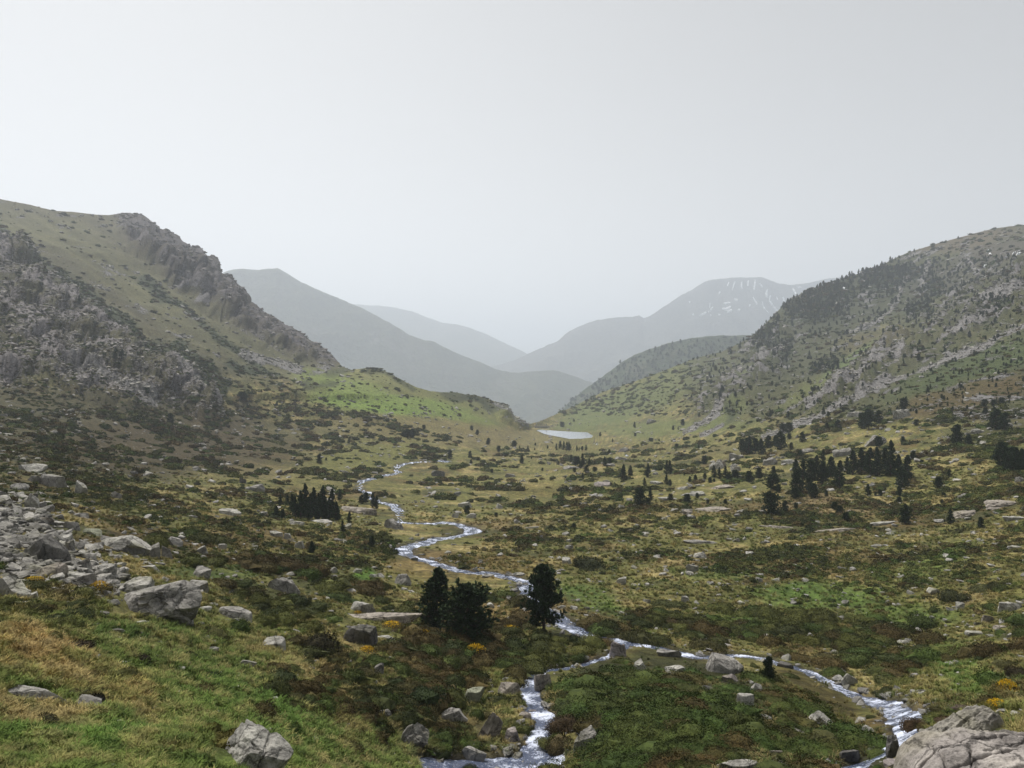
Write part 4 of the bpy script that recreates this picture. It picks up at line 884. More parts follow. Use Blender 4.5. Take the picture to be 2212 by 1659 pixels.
GN = {}
def scatter(name, label, cat, protos, pos, rot, scl, tint, idx):
    """one stuff object: prototypes placed on points by geometry nodes"""
    me = bpy.data.meshes.new(name); me.vertices.add(len(pos)); me.vertices.foreach_set('co', np.asarray(pos, np.float32).ravel())
    set_attr(me, 'rot', 'FLOAT_VECTOR', rot); set_attr(me, 'scl', 'FLOAT_VECTOR', scl); set_attr(me, 'tint', 'FLOAT_COLOR', tint); set_attr(me, 'idx', 'INT', idx)
    coll = bpy.data.collections.new(name + '_kinds')
    for i, m in enumerate(protos):
        q = bpy.data.objects.new('%s_kind_%02d' % (name, i), m); coll.objects.link(q)
    t = bpy.data.node_groups.new(name, 'GeometryNodeTree'); n, l = t.nodes, t.links
    t.interface.new_socket('Geometry', in_out='INPUT', socket_type='NodeSocketGeometry'); t.interface.new_socket('Geometry', in_out='OUTPUT', socket_type='NodeSocketGeometry')
    gi, go = n.new('NodeGroupInput'), n.new('NodeGroupOutput')
    ci = n.new('GeometryNodeCollectionInfo'); ci.inputs['Collection'].default_value = coll; ci.inputs['Separate Children'].default_value = True; ci.inputs['Reset Children'].default_value = True
    ip = n.new('GeometryNodeInstanceOnPoints'); ip.inputs['Pick Instance'].default_value = True
    def na(nm, ty):
        a = n.new('GeometryNodeInputNamedAttribute'); a.data_type = ty; a.inputs['Name'].default_value = nm; return a.outputs['Attribute']
    er = n.new('FunctionNodeEulerToRotation'); l.new(na('rot', 'FLOAT_VECTOR'), er.inputs[0])
    l.new(gi.outputs[0], ip.inputs['Points']); l.new(ci.outputs[0], ip.inputs['Instance']); l.new(na('idx', 'INT'), ip.inputs['Instance Index'])
    l.new(er.outputs[0], ip.inputs['Rotation']); l.new(na('scl', 'FLOAT_VECTOR'), ip.inputs['Scale']); l.new(ip.outputs[0], go.inputs[0])
    o = put(name, me); md = o.modifiers.new('scatter', 'NODES'); md.node_group = t
    return tag(o, label, cat, kind='stuff')

def rand_rot(n, tilt): return np.stack([rng.normal(0, tilt, n), rng.normal(0, tilt, n), rng.uniform(0, 6.283, n)], -1)
clump = sstep(-0.05, 0.35, fbm(UU / 45 + 5, VV / 22, 0 * UU, 3) + 0.15 * n_a)
dry = sstep(1.0, 1.6, sdist) * (lake_s < -2) * (1 - .93 * frontclear)
# which stones: valley (sparse), slopes and scree (dense)
w_val = clump * dry * sstep(1690, 1250, VV) * (VV > 880) * 0.5 + 0.05 * dry * (VV > 880)
w_slope = (0.25 * clump + 0.5 * crag + 2.0 * scree + 0.5 * sstep(.2, .5, rockm)) * (VV < 960)
pos_v, ij_v = sample(8500, w_val); pos_s, ij_s = sample(13000, w_slope); pos_c, ij_c = sample(1700, scree * (VV > 1050) * (UU < 420)); pos_b, ij_b = sample(1100, sstep(2.8, 1.2, sdist) * (.22 + .78 * sstep(0.7, 1.1, sdist)) * (VV > 1150))
def stone_size(pos, lo, hi, pw): return pos[:, 1] / F * (lo + (hi - lo) * rng.uniform(0, 1, len(pos)) ** pw)
sz_v = np.clip(stone_size(pos_v, 2.5, 21, 5), 0.1, 2.2); sz_s = np.clip(stone_size(pos_s, 2.5, 13, 3.5), 0.5, 6); sz_c = np.clip(stone_size(pos_c, 5, 40, 3.0), 0.15, 1.7); sz_b = np.clip(stone_size(pos_b, 3, 30, 3.2), .12, 1.0)
pos = np.concatenate([pos_v, pos_s, pos_c, pos_b]); ij = np.concatenate([ij_v, ij_s, ij_c, ij_b]); sz = np.concatenate([sz_v, sz_s, sz_c, sz_b])
cls = np.concatenate([np.zeros(len(pos_v)), np.ones(len(pos_s)), np.full(len(pos_c), 2), np.full(len(pos_b), 3)]).astype(int)
tone = rng.uniform(0.75, 1.4, len(pos))[:, None] * np.array([1.0, 0.99, 0.96]) * ga(rtone, ij) ** 0.7
tone[cls == 3] *= 0.8; tone[cls == 2] *= rng.uniform(.6, 1.15, ((cls == 2).sum(), 1))
asp = np.stack([sz, sz * rng.uniform(.7, 1.1, len(sz)), sz * rng.uniform(.4, .85, len(sz))], -1)
rot = rand_rot(len(pos), 0.22); kid = rng.integers(0, 8, len(pos))
pos[:, 2] += asp[:, 2] * 0.05
ok_ = clear_of_rocks(pos, sz * .5, asp[:, 2] * .4) | (cls == 2)
pos, ij, sz, cls, tone, asp, rot, kid = [q[ok_] for q in (pos, ij, sz, cls, tone, asp, rot, kid)]
apparent = sz / pos[:, 1]; apparent[cls == 1] *= 0.6
onpic = np.abs(pos[:, 0] / pos[:, 1]) < 0.68
order = np.argsort(-apparent * onpic); NST = 150
big = order[:NST]; rest = order[NST:]
TNW = lambda t: 'pale' if t > 1.15 else ('grey' if t > .9 else 'dull grey')
for k in big:
    p = pos[k]; kind_ = ['stone in the heath', 'stone on the hillside', 'block of the scree', 'stone on the stream bank'][cls[k]]
    flat_ = asp[k, 2] / sz[k] < 0.6
    sh = 'flat' if flat_ else 'chunky'
    o = put('stone', ST[kid[k]], None, p, rot[k, 2], asp[k]); o.rotation_euler = rot[k]; set_tint(o, tone[k])
    f = [f'{TNW(tone[k,0])} {sh} {kind_}', f'{SIZES(sz[k])} {TNW(tone[k,0])} {sh} {kind_}', f'{SIZES(sz[k])} {sh} {kind_}']
    lb, _ = unique_label(f, p); tag(o, lb, 'stone', 'scattered stones of the valley')
scatter('scattered_stones', 'countless smaller grey stones and scree strewn over the valley slopes', 'stones', ST, pos[rest], rot[rest], asp[rest], tone[rest], kid[rest])

# ------------------------------------------------------------------ pines
def tube(path, radii, n=6):
    V, Fc = [], []
    path = np.array(path, float)
    for i, p in enumerate(path):
        t = path[min(i + 1, len(path) - 1)] - path[max(i - 1, 0)]; t /= np.linalg.norm(t) + 1e-9
        a = np.cross(t, [0.3, 0.9, 0.2]); a /= np.linalg.norm(a) + 1e-9; b = np.cross(t, a)
        for k in range(n):
            g = 2 * math.pi * k / n; V.append(p + radii[i] * (a * math.cos(g) + b * math.sin(g)))
    for i in range(len(path) - 1):
        for k in range(n): Fc.append((i * n + k, i * n + (k + 1) % n, (i + 1) * n + (k + 1) % n, (i + 1) * n + k))
    return V, Fc
def pine_meshes(seed, width, low, nb, ncl, cl, top=1.0, open_=0.0):
    """unit-height mountain pine: bent trunk with limbs; crown of needle clumps along the limbs"""
    r = random.Random(seed); TV, TF, CV, CF = [], [], [], []
    def addT(V, Fc):
        o = len(TV); TV.extend(V); TF.extend([tuple(i + o for i in f) for f in Fc])
    bend = [(0.02 * math.sin(3 * h + seed), 0.02 * math.cos(2 * h + seed), h) for h in np.linspace(-0.04, 0.97, 9)]
    addT(*tube(bend, [0.030 * (1 - 0.85 * i / 8) for i in range(9)], 7))
    def clump_(c, d, s):
        # a brush of needles: thin blades fanned about the shoot direction
        d = np.array(d); d /= np.linalg.norm(d) + 1e-9; a = np.cross(d, [0.21, 0.4, 0.9]); a /= np.linalg.norm(a) + 1e-9; b = np.cross(d, a)
        for q in range(8):
            g = r.uniform(0, 6.283); sp = r.uniform(0.25, 1.1)
            e = d * r.uniform(.6, 1.0) + (a * math.cos(g) + b * math.sin(g)) * sp
            e /= np.linalg.norm(e); L = s * r.uniform(.7, 1.25); sd = np.cross(e, [r.uniform(-1, 1), r.uniform(-1, 1), r.uniform(-1, 1)]); sd /= np.linalg.norm(sd) + 1e-9
            w_ = s * r.uniform(.17, .30); o = len(CV)
            CV.extend([c - sd * w_ * .6, c + sd * w_ * .6, c + e * L * .6 + sd * w_, c + e * L, c + e * L * .6 - sd * w_]); CF.append((o, o + 1, o + 2, o + 3, o + 4))
    for i in range(nb):
        t = (i + r.uniform(0, 1)) / nb; h = low + (0.97 - low) * t ** 0.9
        prof = (1 - t) ** top * (0.55 + 0.45 * min(1, t / 0.22)) + 0.05
        L = width * prof * r.uniform(.7, 1.18); az = r.uniform(0, 6.283); rise = 0.15 + 0.55 * t + r.uniform(-.1, .15)
        base = np.array([0.02 * math.sin(3 * h + seed), 0.02 * math.cos(2 * h + seed), h]); dirh = np.array([math.cos(az), math.sin(az), 0])
        pts = [base + dirh * L * s + np.array([0, 0, L * (rise * s * s - (0.12 if t < .5 else 0) * s)]) for s in (0, .35, .7, 1)]
        addT(*tube(pts, [0.009 * (1 - t * .6), .006, .004, .002], 4))
        for k in range(ncl):
            s = r.uniform(.25 + open_, 1.0) if k else 1.0; q = pts[0] + (pts[3] - pts[0]) * s; q = q + np.array([0, 0, -L * rise * (s - s * s)])
            off = np.array([r.gauss(0, 1), r.gauss(0, 1), abs(r.gauss(0, .7))]) * L * 0.17
            clump_(q + off, dirh * 0.7 + np.array([0, 0, .8]) + off * 2, cl * r.uniform(.75, 1.25))
    for k in range(14): clump_(np.array([r.gauss(0, .012), r.gauss(0, .012), r.uniform(.86, .99)]), (r.gauss(0, .4), r.gauss(0, .4), 1), cl * .8)
    return (np.array(TV), TF), (np.array(CV), CF)
PINE = []
for sd, wd, low, nb, ncl, cl, top, op in [(1,.33,.03,110,9,.050,1.0,0),(2,.42,.0,115,10,.058,.42,0),(3,.33,.13,120,9,.052,.66,.04),(4,.30,.02,100,9,.045,1.15,0),(5,.38,.02,105,9,.052,.8,0),(6,.27,.05,90,9,.045,1.1,.0),(7,.46,.0,105,10,.06,.35,0)]:
    (tv, tf), (cv, cf) = pine_meshes(sd, wd, low, nb, ncl, cl, top, op)
    allv = np.concatenate([tv, cv]); allf = tf + [tuple(i + len(tv) for i in f) for f in cf]
    PINE.append((make_mesh('trunk', tv, tf, 'bark', True), make_mesh('crown', cv, cf, 'needles', False),
                 make_mesh('pine_tree', allv, allf, ['bark', 'needles'], False, [0] * len(tf) + [1] * len(cf))))
ORD = ['first','second','third','fourth','fifth','sixth','seventh','eighth','ninth','tenth','eleventh','twelfth','thirteenth','fourteenth','fifteenth','sixteenth','seventeenth','eighteenth','nineteenth','twentieth','twenty-first','twenty-second','twenty-third','twenty-fourth','twenty-fifth','twenty-sixth','twenty-seventh','twenty-eighth','twenty-ninth','thirtieth']
NT = 0
def pine(win, x, y, h, wz, label, group=None, kind=None, ref=None):
    global NT
    u, v = wp(win, x, y); k = WIN[win][2]; p = at(u, v); H = px(p[1], h * k) * 1.04; ratio = (wz / h) if wz else .6
    if kind is None:
        kind = min(range(7), key=lambda i: abs([.62,.86,.62,.55,.74,.5,.95][i] - ratio) + random.uniform(0, .12))
    base = [.62,.86,.62,.55,.74,.5,.95][kind]; s = np.clip(ratio / base, .75, 1.35); rz = random.uniform(0, 6.28); NT += 1
    if h * k > 22:
        e = put('pine_tree', None, None, (p[0], p[1], p[2] - 0.02 * H), rz, (H * s, H * s, H)); e.empty_display_size = 0.2
        put('trunk', PINE[kind][0], e); put('crown', PINE[kind][1], e)
    else: e = put('pine_tree', PINE[kind][2], None, (p[0], p[1], p[2] - 0.02 * H), rz, (H * s, H * s, H))
    tag(e, label, 'tree', group)
    if ref: HEROES.append((ref, p))
    return e
def row(win, trees, what, group):
    for i, t in enumerate(sorted(trees, key=lambda q: q[0])): pine(win, *t, f'{ORD[i]} from the left of {what}', group)
pine(6, 620, 600, 360, 262, 'left pine of the dark pair beside the long flat slab', 'near pines by the stream', 0, 'the dark pine pair')
pine(6, 812, 695, 345, 335, 'broad bushy right pine of the dark pair by the stream', 'near pines by the stream', 1)
pine(6, 1308, 645, 425, 235, 'tall single pine with bare lower trunk beside the stream', 'near pines by the stream', 2, 'the tall single pine')
pine(7, 560, 975, 170, 98, 'small bushy pine on the bank of the right-hand stream', 'near pines by the stream', 4, 'the small bank pine')
row(9, [(335,545,95,38),(395,540,85,40),(300,650,100,60),(355,655,80,60),(430,600,150,60),(455,650,180,80),(500,655,230,80),(540,640,270,85),(585,655,200,80),(610,630,230,75),(650,655,210,80),(690,640,255,75),(700,660,120,70),(740,660,180,70),(765,640,230,80),(800,665,150,70),(830,500,90,50),(815,665,110,60),(560,665,130,70),(640,668,110,70)], 'the dense dark pine grove beside the whaleback rock', 'dense pine grove by the upper stream')
row(9, [(1010,530,75,60),(1045,530,95,55),(1100,560,120,55),(1135,570,110,45)], 'the little pine group on the whaleback rock', 'pines by the upper stream')
row(9, [(910,695,100,50),(850,770,100,50),(595,940,100,60),(1095,890,90,70),(1885,610,60,60),(2125,635,30,40)], 'the scattered small pines below the grove', 'pines by the upper stream')
row(9, [(660,195,80,55),(715,170,25,20),(905,30,50,25),(1740,150,70,55),(1910,145,55,40),(1915,203,38,25),(2055,38,40,30),(2145,95,45,38),(2090,270,28,30)], 'the scattered dark pines beyond the upper stream', 'pines beyond the upper stream')
row(4, [(2020,820,75,50)], 'the dwarf pine above the green patch', None)
row(1, [(715,1120,75,38),(760,1115,60,40),(1105,1545,75,50),(1570,1385,52,70),(1605,1440,28,22),(1795,1418,24,18),(490,760,55,30),(940,1345,40,40)], 'the lone pines on the left-hand hillside', 'lone pines on the left slope')
row(2, [(410,1275,35,50),(430,1280,48,60),(458,1280,52,42),(535,1228,28,28),(845,1232,26,26),(880,1262,30,25),(953,1325,42,26)], 'the tiny pines below the green knoll', 'tiny pines below the knoll')
row(10, [(70,455,58,58),(125,470,30,18),(205,485,48,25),(275,440,25,20),(270,485,25,15),(395,468,30,20),(480,485,65,26),(515,470,75,40),(550,485,85,36),(580,490,85,40),(605,495,70,40),(675,490,50,26),(700,488,35,18),(730,490,45,26),(765,488,55,28),(600,460,60,30),(145,610,75,50),(240,570,22,16),(495,628,55,20),(345,685,28,25)], 'the far pine line before the lake', 'far pines before the lake')
row(10, [(620,605,75,40),(665,640,95,60),(690,630,85,50),(730,640,120,62),(795,640,80,40),(770,705,78,60),(735,765,65,32),(710,665,60,40),(655,695,40,40),(850,690,40,50)], 'the mid-valley pine group by the rounded rock', 'mid-valley pines')
row(10, [(945,640,92,45),(995,625,70,55),(990,520,45,35),(1125,780,155,85),(1195,730,95,60),(1365,745,130,70),(1440,680,30,18),(1545,720,130,50),(1575,715,130,55),(1540,815,95,55),(1575,835,65,42),(1330,840,90,42),(1385,965,120,58),(1290,1020,160,130),(1365,1010,60,60),(1715,728,38,22),(1580,970,60,55),(1740,995,80,75),(995,1045,35,30),(650,1240,45,50)], 'the open pines in the middle of the valley', 'open mid-valley pines')
row(10, [(535,260,45,55),(648,210,28,22),(902,350,42,25),(1022,405,35,18),(1380,400,35,25),(1400,402,30,40),(1470,398,25,18),(1640,465,40,48),(1850,468,32,20),(1665,525,22,20),(1700,245,60,50),(1605,290,45,28),(1655,290,35,15),(1235,270,60,30),(1425,158,25,15),(490,248,15,12),(1240,350,30,30)], 'the tiny pines around the lake meadow', 'tiny pines around the lake')
row(10, [(1910,620,75,65),(1770,790,50,35),(1820,775,55,38),(1960,795,40,38),(2000,790,30,25),(1940,1000,35,40),(2110,1000,40,40),(2000,745,110,60),(2050,760,110,60),(2110,770,130,55),(1910,760,50,40),(2140,785,70,60)], 'the pines at the low end of the pine slope', 'pines at the low end of the slope')
row(8, [(385,345,88,60),(415,350,100,60),(430,352,115,66),(470,345,92,60),(510,352,98,60),(555,312,80,60),(605,300,70,45),(635,322,115,80),(650,215,55,55),(690,212,60,55),(690,255,36,32),(703,322,46,36),(775,272,62,46),(760,372,42,36)], 'the upper pine clump above the pale slabs', 'upper pine clump')
row(8, [(935,195,46,36),(1005,195,66,52),(1165,185,100,70),(1205,190,125,80),(1270,150,82,62),(1435,66,72,62),(1430,282,42,34),(1515,166,36,42),(912,95,40,26),(942,110,34,22)], 'the pines along the foot of the scree strip', 'pines under the scree strip')
row(8, [(1955,45,45,46),(2015,40,40,40),(2065,32,45,42),(1960,92,40,32),(2030,192,130,95),(2090,192,108,78),(1780,292,130,95),(1855,292,68,52),(1495,388,58,38),(1550,422,32,30),(1725,497,42,30),(1655,572,68,60)], 'the pines on the right-hand slope above the heath', 'pines on the right-hand slope')
row(8, [(2075,445,165,100),(2110,470,120,80),(2135,460,150,90),(2165,470,160,90),(2195,470,150,85),(2090,400,110,60)], 'the dark pine stand at the right picture edge', 'pine stand at the right edge')
row(8, [(735,500,115,66),(740,600,150,90),(782,560,172,72),(728,640,64,60),(850,632,84,70),(832,545,150,82),(870,480,120,60),(905,545,145,90),(912,420,100,45),(960,505,135,80),(1022,568,172,80),(1065,480,110,60),(1102,485,155,80),(1155,475,162,72),(1195,450,100,60),(1218,485,172,80),(1262,492,182,80),(1312,488,175,90),(1350,492,225,80),(1402,492,135,72),(1460,505,145,80),(1422,572,132,90),(1270,300,58,60),(820,600,90,60)], 'the big dark pine grove on the slope', 'big pine grove on the slope')
row(8, [(588,585,95,105),(435,532,66,56),(495,518,78,46),(340,512,52,56),(45,530,36,20),(83,522,36,26),(575,748,135,128),(665,732,78,56),(735,706,36,36),(180,535,32,26),(590,490,60,42),(622,602,52,40)], 'the pines below the pale slabs', 'pines below the pale slabs')
row(8, [(1200,622,78,46),(1405,622,62,46),(1405,667,36,36),(1445,802,122,80),(985,712,48,46),(1018,742,52,52),(1055,792,62,52),(1735,802,96,50),(1930,832,72,52),(1280,622,38,30),(930,625,40,30),(1680,672,26,26),(1690,625,24,30),(1250,622,26,20),(275,672,30,24),(30,668,46,46),(95,635,30,26)], 'the dwarf pines on the dry heath', 'dwarf pines on the heath')
# wood on the far right-hand mountain: skyline and slope pines as things, the packed wood as one mass
sky_u = [1497,1507,1640,1665,1690,1708,1722,1736,1752,1766,1780,1795,1797,1812,1826,1840,1841,1868,1880,1893,1896,1912,1922,1928,1942,1975,2043,2070,2150,1480,1526,1540,1556,1575,1600]
for i, u in enumerate(sorted(sky_u)):
    v = np.interp(u, CREST[:, 0], CREST[:, 1]) + 2.5; pine(0, u, v, random.uniform(4, 8) if u != 1840 else 13, 4 if u != 1840 else 5, f'{ORD[min(i, 29)]} small pine from the left along the skyline of the right-hand mountain' if i < 30 else f'{ORD[34 - i] if i < 34 else "very last"} small pine from the right end of the mountain skyline', 'skyline pines')
pw, ijw = sample(70, (0.2 + forest) * ru * (1 - scree), 540, 930, 1480)
zc_ = {}
for k in np.argsort(pw[:, 0] / pw[:, 1]):
    uu = UC + F * pw[k, 0] / pw[k, 1]; vv_ = VC - F * pw[k, 2] / pw[k, 1]
    zone = 'in the wood' if forest[tuple(ijw[k])] > .4 else 'among rocks'
    band = 'high' if vv_ < 660 else ('halfway' if vv_ < 780 else 'low')
    zc_[zone, band] = zc_.get((zone, band), -1) + 1
    pine(0, uu, vv_, random.uniform(7, 15), 0, f'{ORD[min(zc_[zone, band], 29)]} small pine from the left {zone} {band} up the right-hand mountain', f'small pines {zone} {band} on the right-hand mountain')
pf, ijf = sample(2200, (forest ** 1.3 * sstep(-.25, .15, n_a) + 0.08 + .12 * sstep(760, 640, VV)) * ru * (VV < 900), 560, 930, 1480)
hF = pf[:, 1] / F * rng.uniform(4, 10, len(pf))
scatter('distant_pine_wood', 'dark pine wood covering the far right-hand mountain side', 'wood', [PINE[i][2] for i in (0, 3, 4, 5)], pf, rand_rot(len(pf), 0.03), np.stack([hF, hF, hF], -1), np.ones((len(pf), 3)), rng.integers(0, 4, len(pf)))

k_ = rng.integers(0, ha_p.shape[1] - 1, 1500); r_ = np.clip((1 - np.abs(rng.normal(0, .35, 1500))) * 88, 8, 88).astype(int); pa = ha_p[r_, k_] + rng.normal(0, 3, (1500, 3)) * np.array([1, 1, 0]); hA = rng.uniform(4, 10, 1500)
scatter('hill_wood', 'sparse wood of small trees on the low hill beyond the lake', 'wood', [PINE[i][2] for i in (0, 3, 4)], pa, rand_rot(1500, .03), np.stack([hA * 1.2, hA * 1.2, hA], -1), np.ones((1500, 3)), rng.integers(0, 3, 1500))

# ------------------------------------------------------------------ shrubs
def mound(seed, leaves, lw, flat=0.55, lumps=6):
    """low shrub: a lumpy light-blocking body under a skin of small leaves; unit radius"""
    r = np.random.default_rng(seed); V, Fc = ico(2); V = V.copy(); V[:, 2] = np.maximum(V[:, 2], -0.15)
    c = r.normal(0, .45, (lumps, 3)); c[:, 2] = r.uniform(0, .35, lumps); rad = r.uniform(.4, .7, lumps)
    def shape(D):
        best = np.zeros(len(D))
        for ci, ri in zip(c, rad):                      # far side of the union of lumps along each direction
            b = D @ ci; disc = b * b - (ci @ ci) + ri * ri; t = np.where(disc > 0, b + np.sqrt(np.maximum(disc, 0)), 0); best = np.maximum(best, t)
        return np.maximum(best, .25)
    Dn = V / np.linalg.norm(V, axis=1)[:, None]; body = Dn * (shape(Dn) * 0.86)[:, None] * np.array([1, 1, flat])  # inner body added to stop light passing between the leaves
    D = r.normal(size=(leaves, 3)); D[:, 2] = np.abs(D[:, 2]) * 0.9 - 0.08; D /= np.linalg.norm(D, axis=1)[:, None]
    S = shape(D) * r.uniform(.84, 1.06, leaves); Pp = D * S[:, None] * np.array([1, 1, flat])
    n = D + r.normal(0, .36, (leaves, 3)); n[:, 2] += .25; n /= np.linalg.norm(n, axis=1)[:, None]
    a = np.cross(n, r.normal(size=(leaves, 3))); a /= np.linalg.norm(a, axis=1)[:, None]; b = np.cross(n, a)
    s = lw * r.uniform(.6, 1.3, leaves)[:, None]
    L = np.stack([Pp - a * s * .5, Pp + b * s * .5 + n * s * .3, Pp + a * s * .6 + n * s * .5, Pp - b * s * .5 + n * s * .3], 1).reshape(-1, 3)
    nb_ = len(body); LV = np.concatenate([body, L]); faces = [tuple(f) for f in Fc] + [tuple(nb_ + 4 * i + q for q in range(4)) for i in range(leaves)]
    return LV, faces
SH_HI = [make_mesh('foliage', *mound(300 + i, 2400, .06, .5 + .06 * (i % 3), 7), 'foliage', False) for i in range(5)]
SH_LO = [make_mesh('foliage', *mound(320 + i, 300, .17, .45 + .07 * (i % 3), 6), 'foliage', False) for i in range(6)]
TD, TO, TB, TG = np.array([.026,.039,.012]), np.array([.072,.082,.022]), np.array([.074,.050,.020]), np.array([.042,.076,.016])
heath_w = (1.0 + 0.9 * sstep(-.1, .3, n_s)) * dry * (1 - np.where(VV > 1050, .55, .95) * scree)
def shrub_weight():
    wv_ = heath_w * sstep(870, 900, VV) * (0.25 + 1.1 * sstep(-0.05, 0.25, -n_a + 0.5 * n_b + .25 * n_s))
    patch = fbm(dx / 32 + 3, dy / 32, dz / 32, 3); wv_ = wv_ * (.12 + 1.4 * sstep(-.12, .16, patch + .25 * n_s))
    wv_ = wv_ * (1 - 0.93 * fg) * (1 - .85 * kn) * (1 - .68 * (DD < 80)) + .8 * m_jun * dry * sstep(-.22, .0, fbm(dx / 2.6 + 8, dy / 2.6, dz / 2.6, 3))
    g = (col[..., 1] > col[..., 0] * 1.35) & (col[..., 1] > .09); return wv_ * np.where(g, .12, 1)
sw = shrub_weight()
pn, ijn = sample(4700, sw * (DD < 75), 1150, 1760, -200, 2480); pm, ijm = sample(11500, sw * (DD >= 60) * (DD < 420)); pfar, ijfar = sample(9000, (0.5 + 0.8 * forest + 0.6 * sstep(0, .3, -n_a)) * (1 - scree) * (VV < 900) * (DD > 230) * (1 - .5 * m_ridge) * (1 - .75 * kn) * (1 - .93 * up * (1 - m_low) * (1 - bands)) * (1 - .45 * m_low) * (1 + .8 * bands) * (1 - .6 * ru * (1 - forest)))
rn_ = np.clip(pn[:, 1] / F * (6 + 28 * rng.uniform(0, 1, len(pn)) ** 1.7) * (1 + .45 * ga(m_jun, ijn)), .16, 1.3); rm_ = np.clip(pm[:, 1] / F * (2.6 + 9.5 * rng.uniform(0, 1, len(pm)) ** 2.0), .25, 1.8); rf_ = np.clip(pfar[:, 1] / F * (1.4 + 4.6 * rng.uniform(0, 1, len(pfar)) ** 2), .5, 3)
def shrub_tint(p, ijx):
    k = fbm(p[:, 0] / 9, p[:, 1] / 9, p[:, 2] / 9, 3) + rng.normal(0, .22, len(p)); base = np.broadcast_to(TD, p.shape).copy()
    base = mixc(base, TO, sstep(.02, .28, k)); base = mixc(base, TB, sstep(.0, .3, -k) * .8); base = mixc(base, TG, (rng.uniform(0, 1, len(p)) < .18) * .8)
    jn = ga(m_jun, ijx) * (p[:, 1] < 60); kj = fbm(p[:, 0] / 3.5, p[:, 1] / 3.5, p[:, 2] / 3.5, 3); base = mixc(base, TG * 1.2, jn * .75 * sstep(-.25, .1, kj)); base = mixc(base, TB * 1.1, jn * .7 * sstep(.12, .35, -kj)); base = mixc(base, TO, jn * .5 * sstep(.15, .4, kj))
    g = ga(col, ijx); return (0.8 * base + 0.2 * g * 0.6) * rng.uniform(.75, 1.25, len(p))[:, None]
allp = np.concatenate([pn, pm, pfar]); allr = np.concatenate([rn_, rm_, rf_]); alli = np.concatenate([ijn, ijm, ijfar])
# small hollows around stems so that mounds sit in the ground
tintS = shrub_tint(allp, alli); hz = np.where(np.arange(len(allp)) < len(pn), 1.4, 1.55) * rng.uniform(.65, 1.2, len(allp)) * (1 - .3 * ga(m_jun, alli) * (allp[:, 1] < 60))
sclS = np.stack([allr * rng.uniform(.9, 1.35, len(allr)), allr, allr * hz], -1); rotS = rand_rot(len(allp), .10); allp[:, 2] -= .05 * allr
isn = np.arange(len(allp)) < len(pn)
ok_ = clear_of_rocks(allp, allr * 1.4, sclS[:, 2] * .55, 1.0)
allp, allr, alli, tintS, sclS, rotS, isn = [q[ok_] for q in (allp, allr, alli, tintS, sclS, rotS, isn)]
app = allr / allp[:, 1] * (np.abs(allp[:, 0] / allp[:, 1]) < .67) * (-(allp[:, 2]) / allp[:, 1] < .5)
# foreground rows may stand in front of hero rocks: keep the thing-shrubs away from them
hp = np.array([h[1] for h in HEROES]);
dmin = np.min(np.hypot(allp[:, None, 0] - hp[None, :, 0], allp[:, None, 1] - hp[None, :, 1]), axis=1)
order = np.argsort(-app); NSH = 240; big = order[:NSH]; rest = np.setdiff1d(np.arange(len(allp)), big)
def colour_word(t):
    if t[1] > t[0] * 1.3: return 'dark green'
    if t[0] > t[1] * 1.15: return 'reddish brown'
    return 'olive' if t.sum() > .16 else 'dusky'
for k in big:
    e = put('shrub', SH_HI[k % 5], None, allp[k], 0, sclS[k]); e.rotation_euler = rotS[k]; set_tint(e, tintS[k])
    cw = colour_word(tintS[k]); tall_ = 'domed' if sclS[k, 2] / allr[k] > 1.2 else 'flattened'; sz_ = 'wide' if allr[k] > .75 else ('mid-sized' if allr[k] > .5 else 'small')
    lb, _ = unique_label([f'{cw} juniper mound', f'{sz_} {cw} low shrub', f'{sz_} {cw} cushion of heather', f'{sz_} {cw} matted shrub', f'{sz_} {cw} {tall_} shrub', f'{cw} {tall_} spreading bush', f'{sz_} {tall_} {cw} tangled bush'], allp[k]); tag(e, lb, 'shrub', 'low shrubs of the near heath')
rn1 = rest[isn[rest]]; rn2 = rest[~isn[rest]]
scatter('juniper_heath', 'low juniper and heather cushions carpeting the near heath', 'heath', SH_HI, allp[rn1], rotS[rn1], sclS[rn1], tintS[rn1], rng.integers(0, 5, len(rn1)))
scatter('distant_heath', 'dark heather and rhododendron cushions dotting the valley and slopes', 'heath', SH_LO, allp[rn2], rotS[rn2], sclS[rn2], tintS[rn2], rng.integers(0, 6, len(rn2)))
# flowering broom
def flowers(seed, n, s):
    r = np.random.default_rng(seed); D = r.normal(size=(n, 3)); D[:, 2] = np.abs(D[:, 2]) + .15; D /= np.linalg.norm(D, axis=1)[:, None]
    ctrs = r.normal(size=(9, 3)); ctrs[:, 2] = np.abs(ctrs[:, 2]) + .3; ctrs /= np.linalg.norm(ctrs, axis=1)[:, None]
    D = D * 1.15 + ctrs[r.integers(0, 9, n)]; D /= np.linalg.norm(D, axis=1)[:, None]
    Pp = D * r.uniform(.85, 1.06, n)[:, None] * np.array([.95, .95, .66]); V = []; Fc = []
    for i in range(n):
        a = r.normal(size=3); a /= np.linalg.norm(a); b = np.cross(a, D[i]); b /= np.linalg.norm(b) + 1e-9; q = s * r.uniform(.6, 1.3); o = len(V)
        V += [Pp[i] - a * q, Pp[i] + b * q + D[i] * q, Pp[i] + a * q, Pp[i] - b * q + D[i] * q]; Fc.append((o, o + 1, o + 2, o + 3))
    return np.array(V), Fc
FLO = [make_mesh('flowers', *flowers(50 + i, 420, .034), 'petals', False) for i in range(3)]
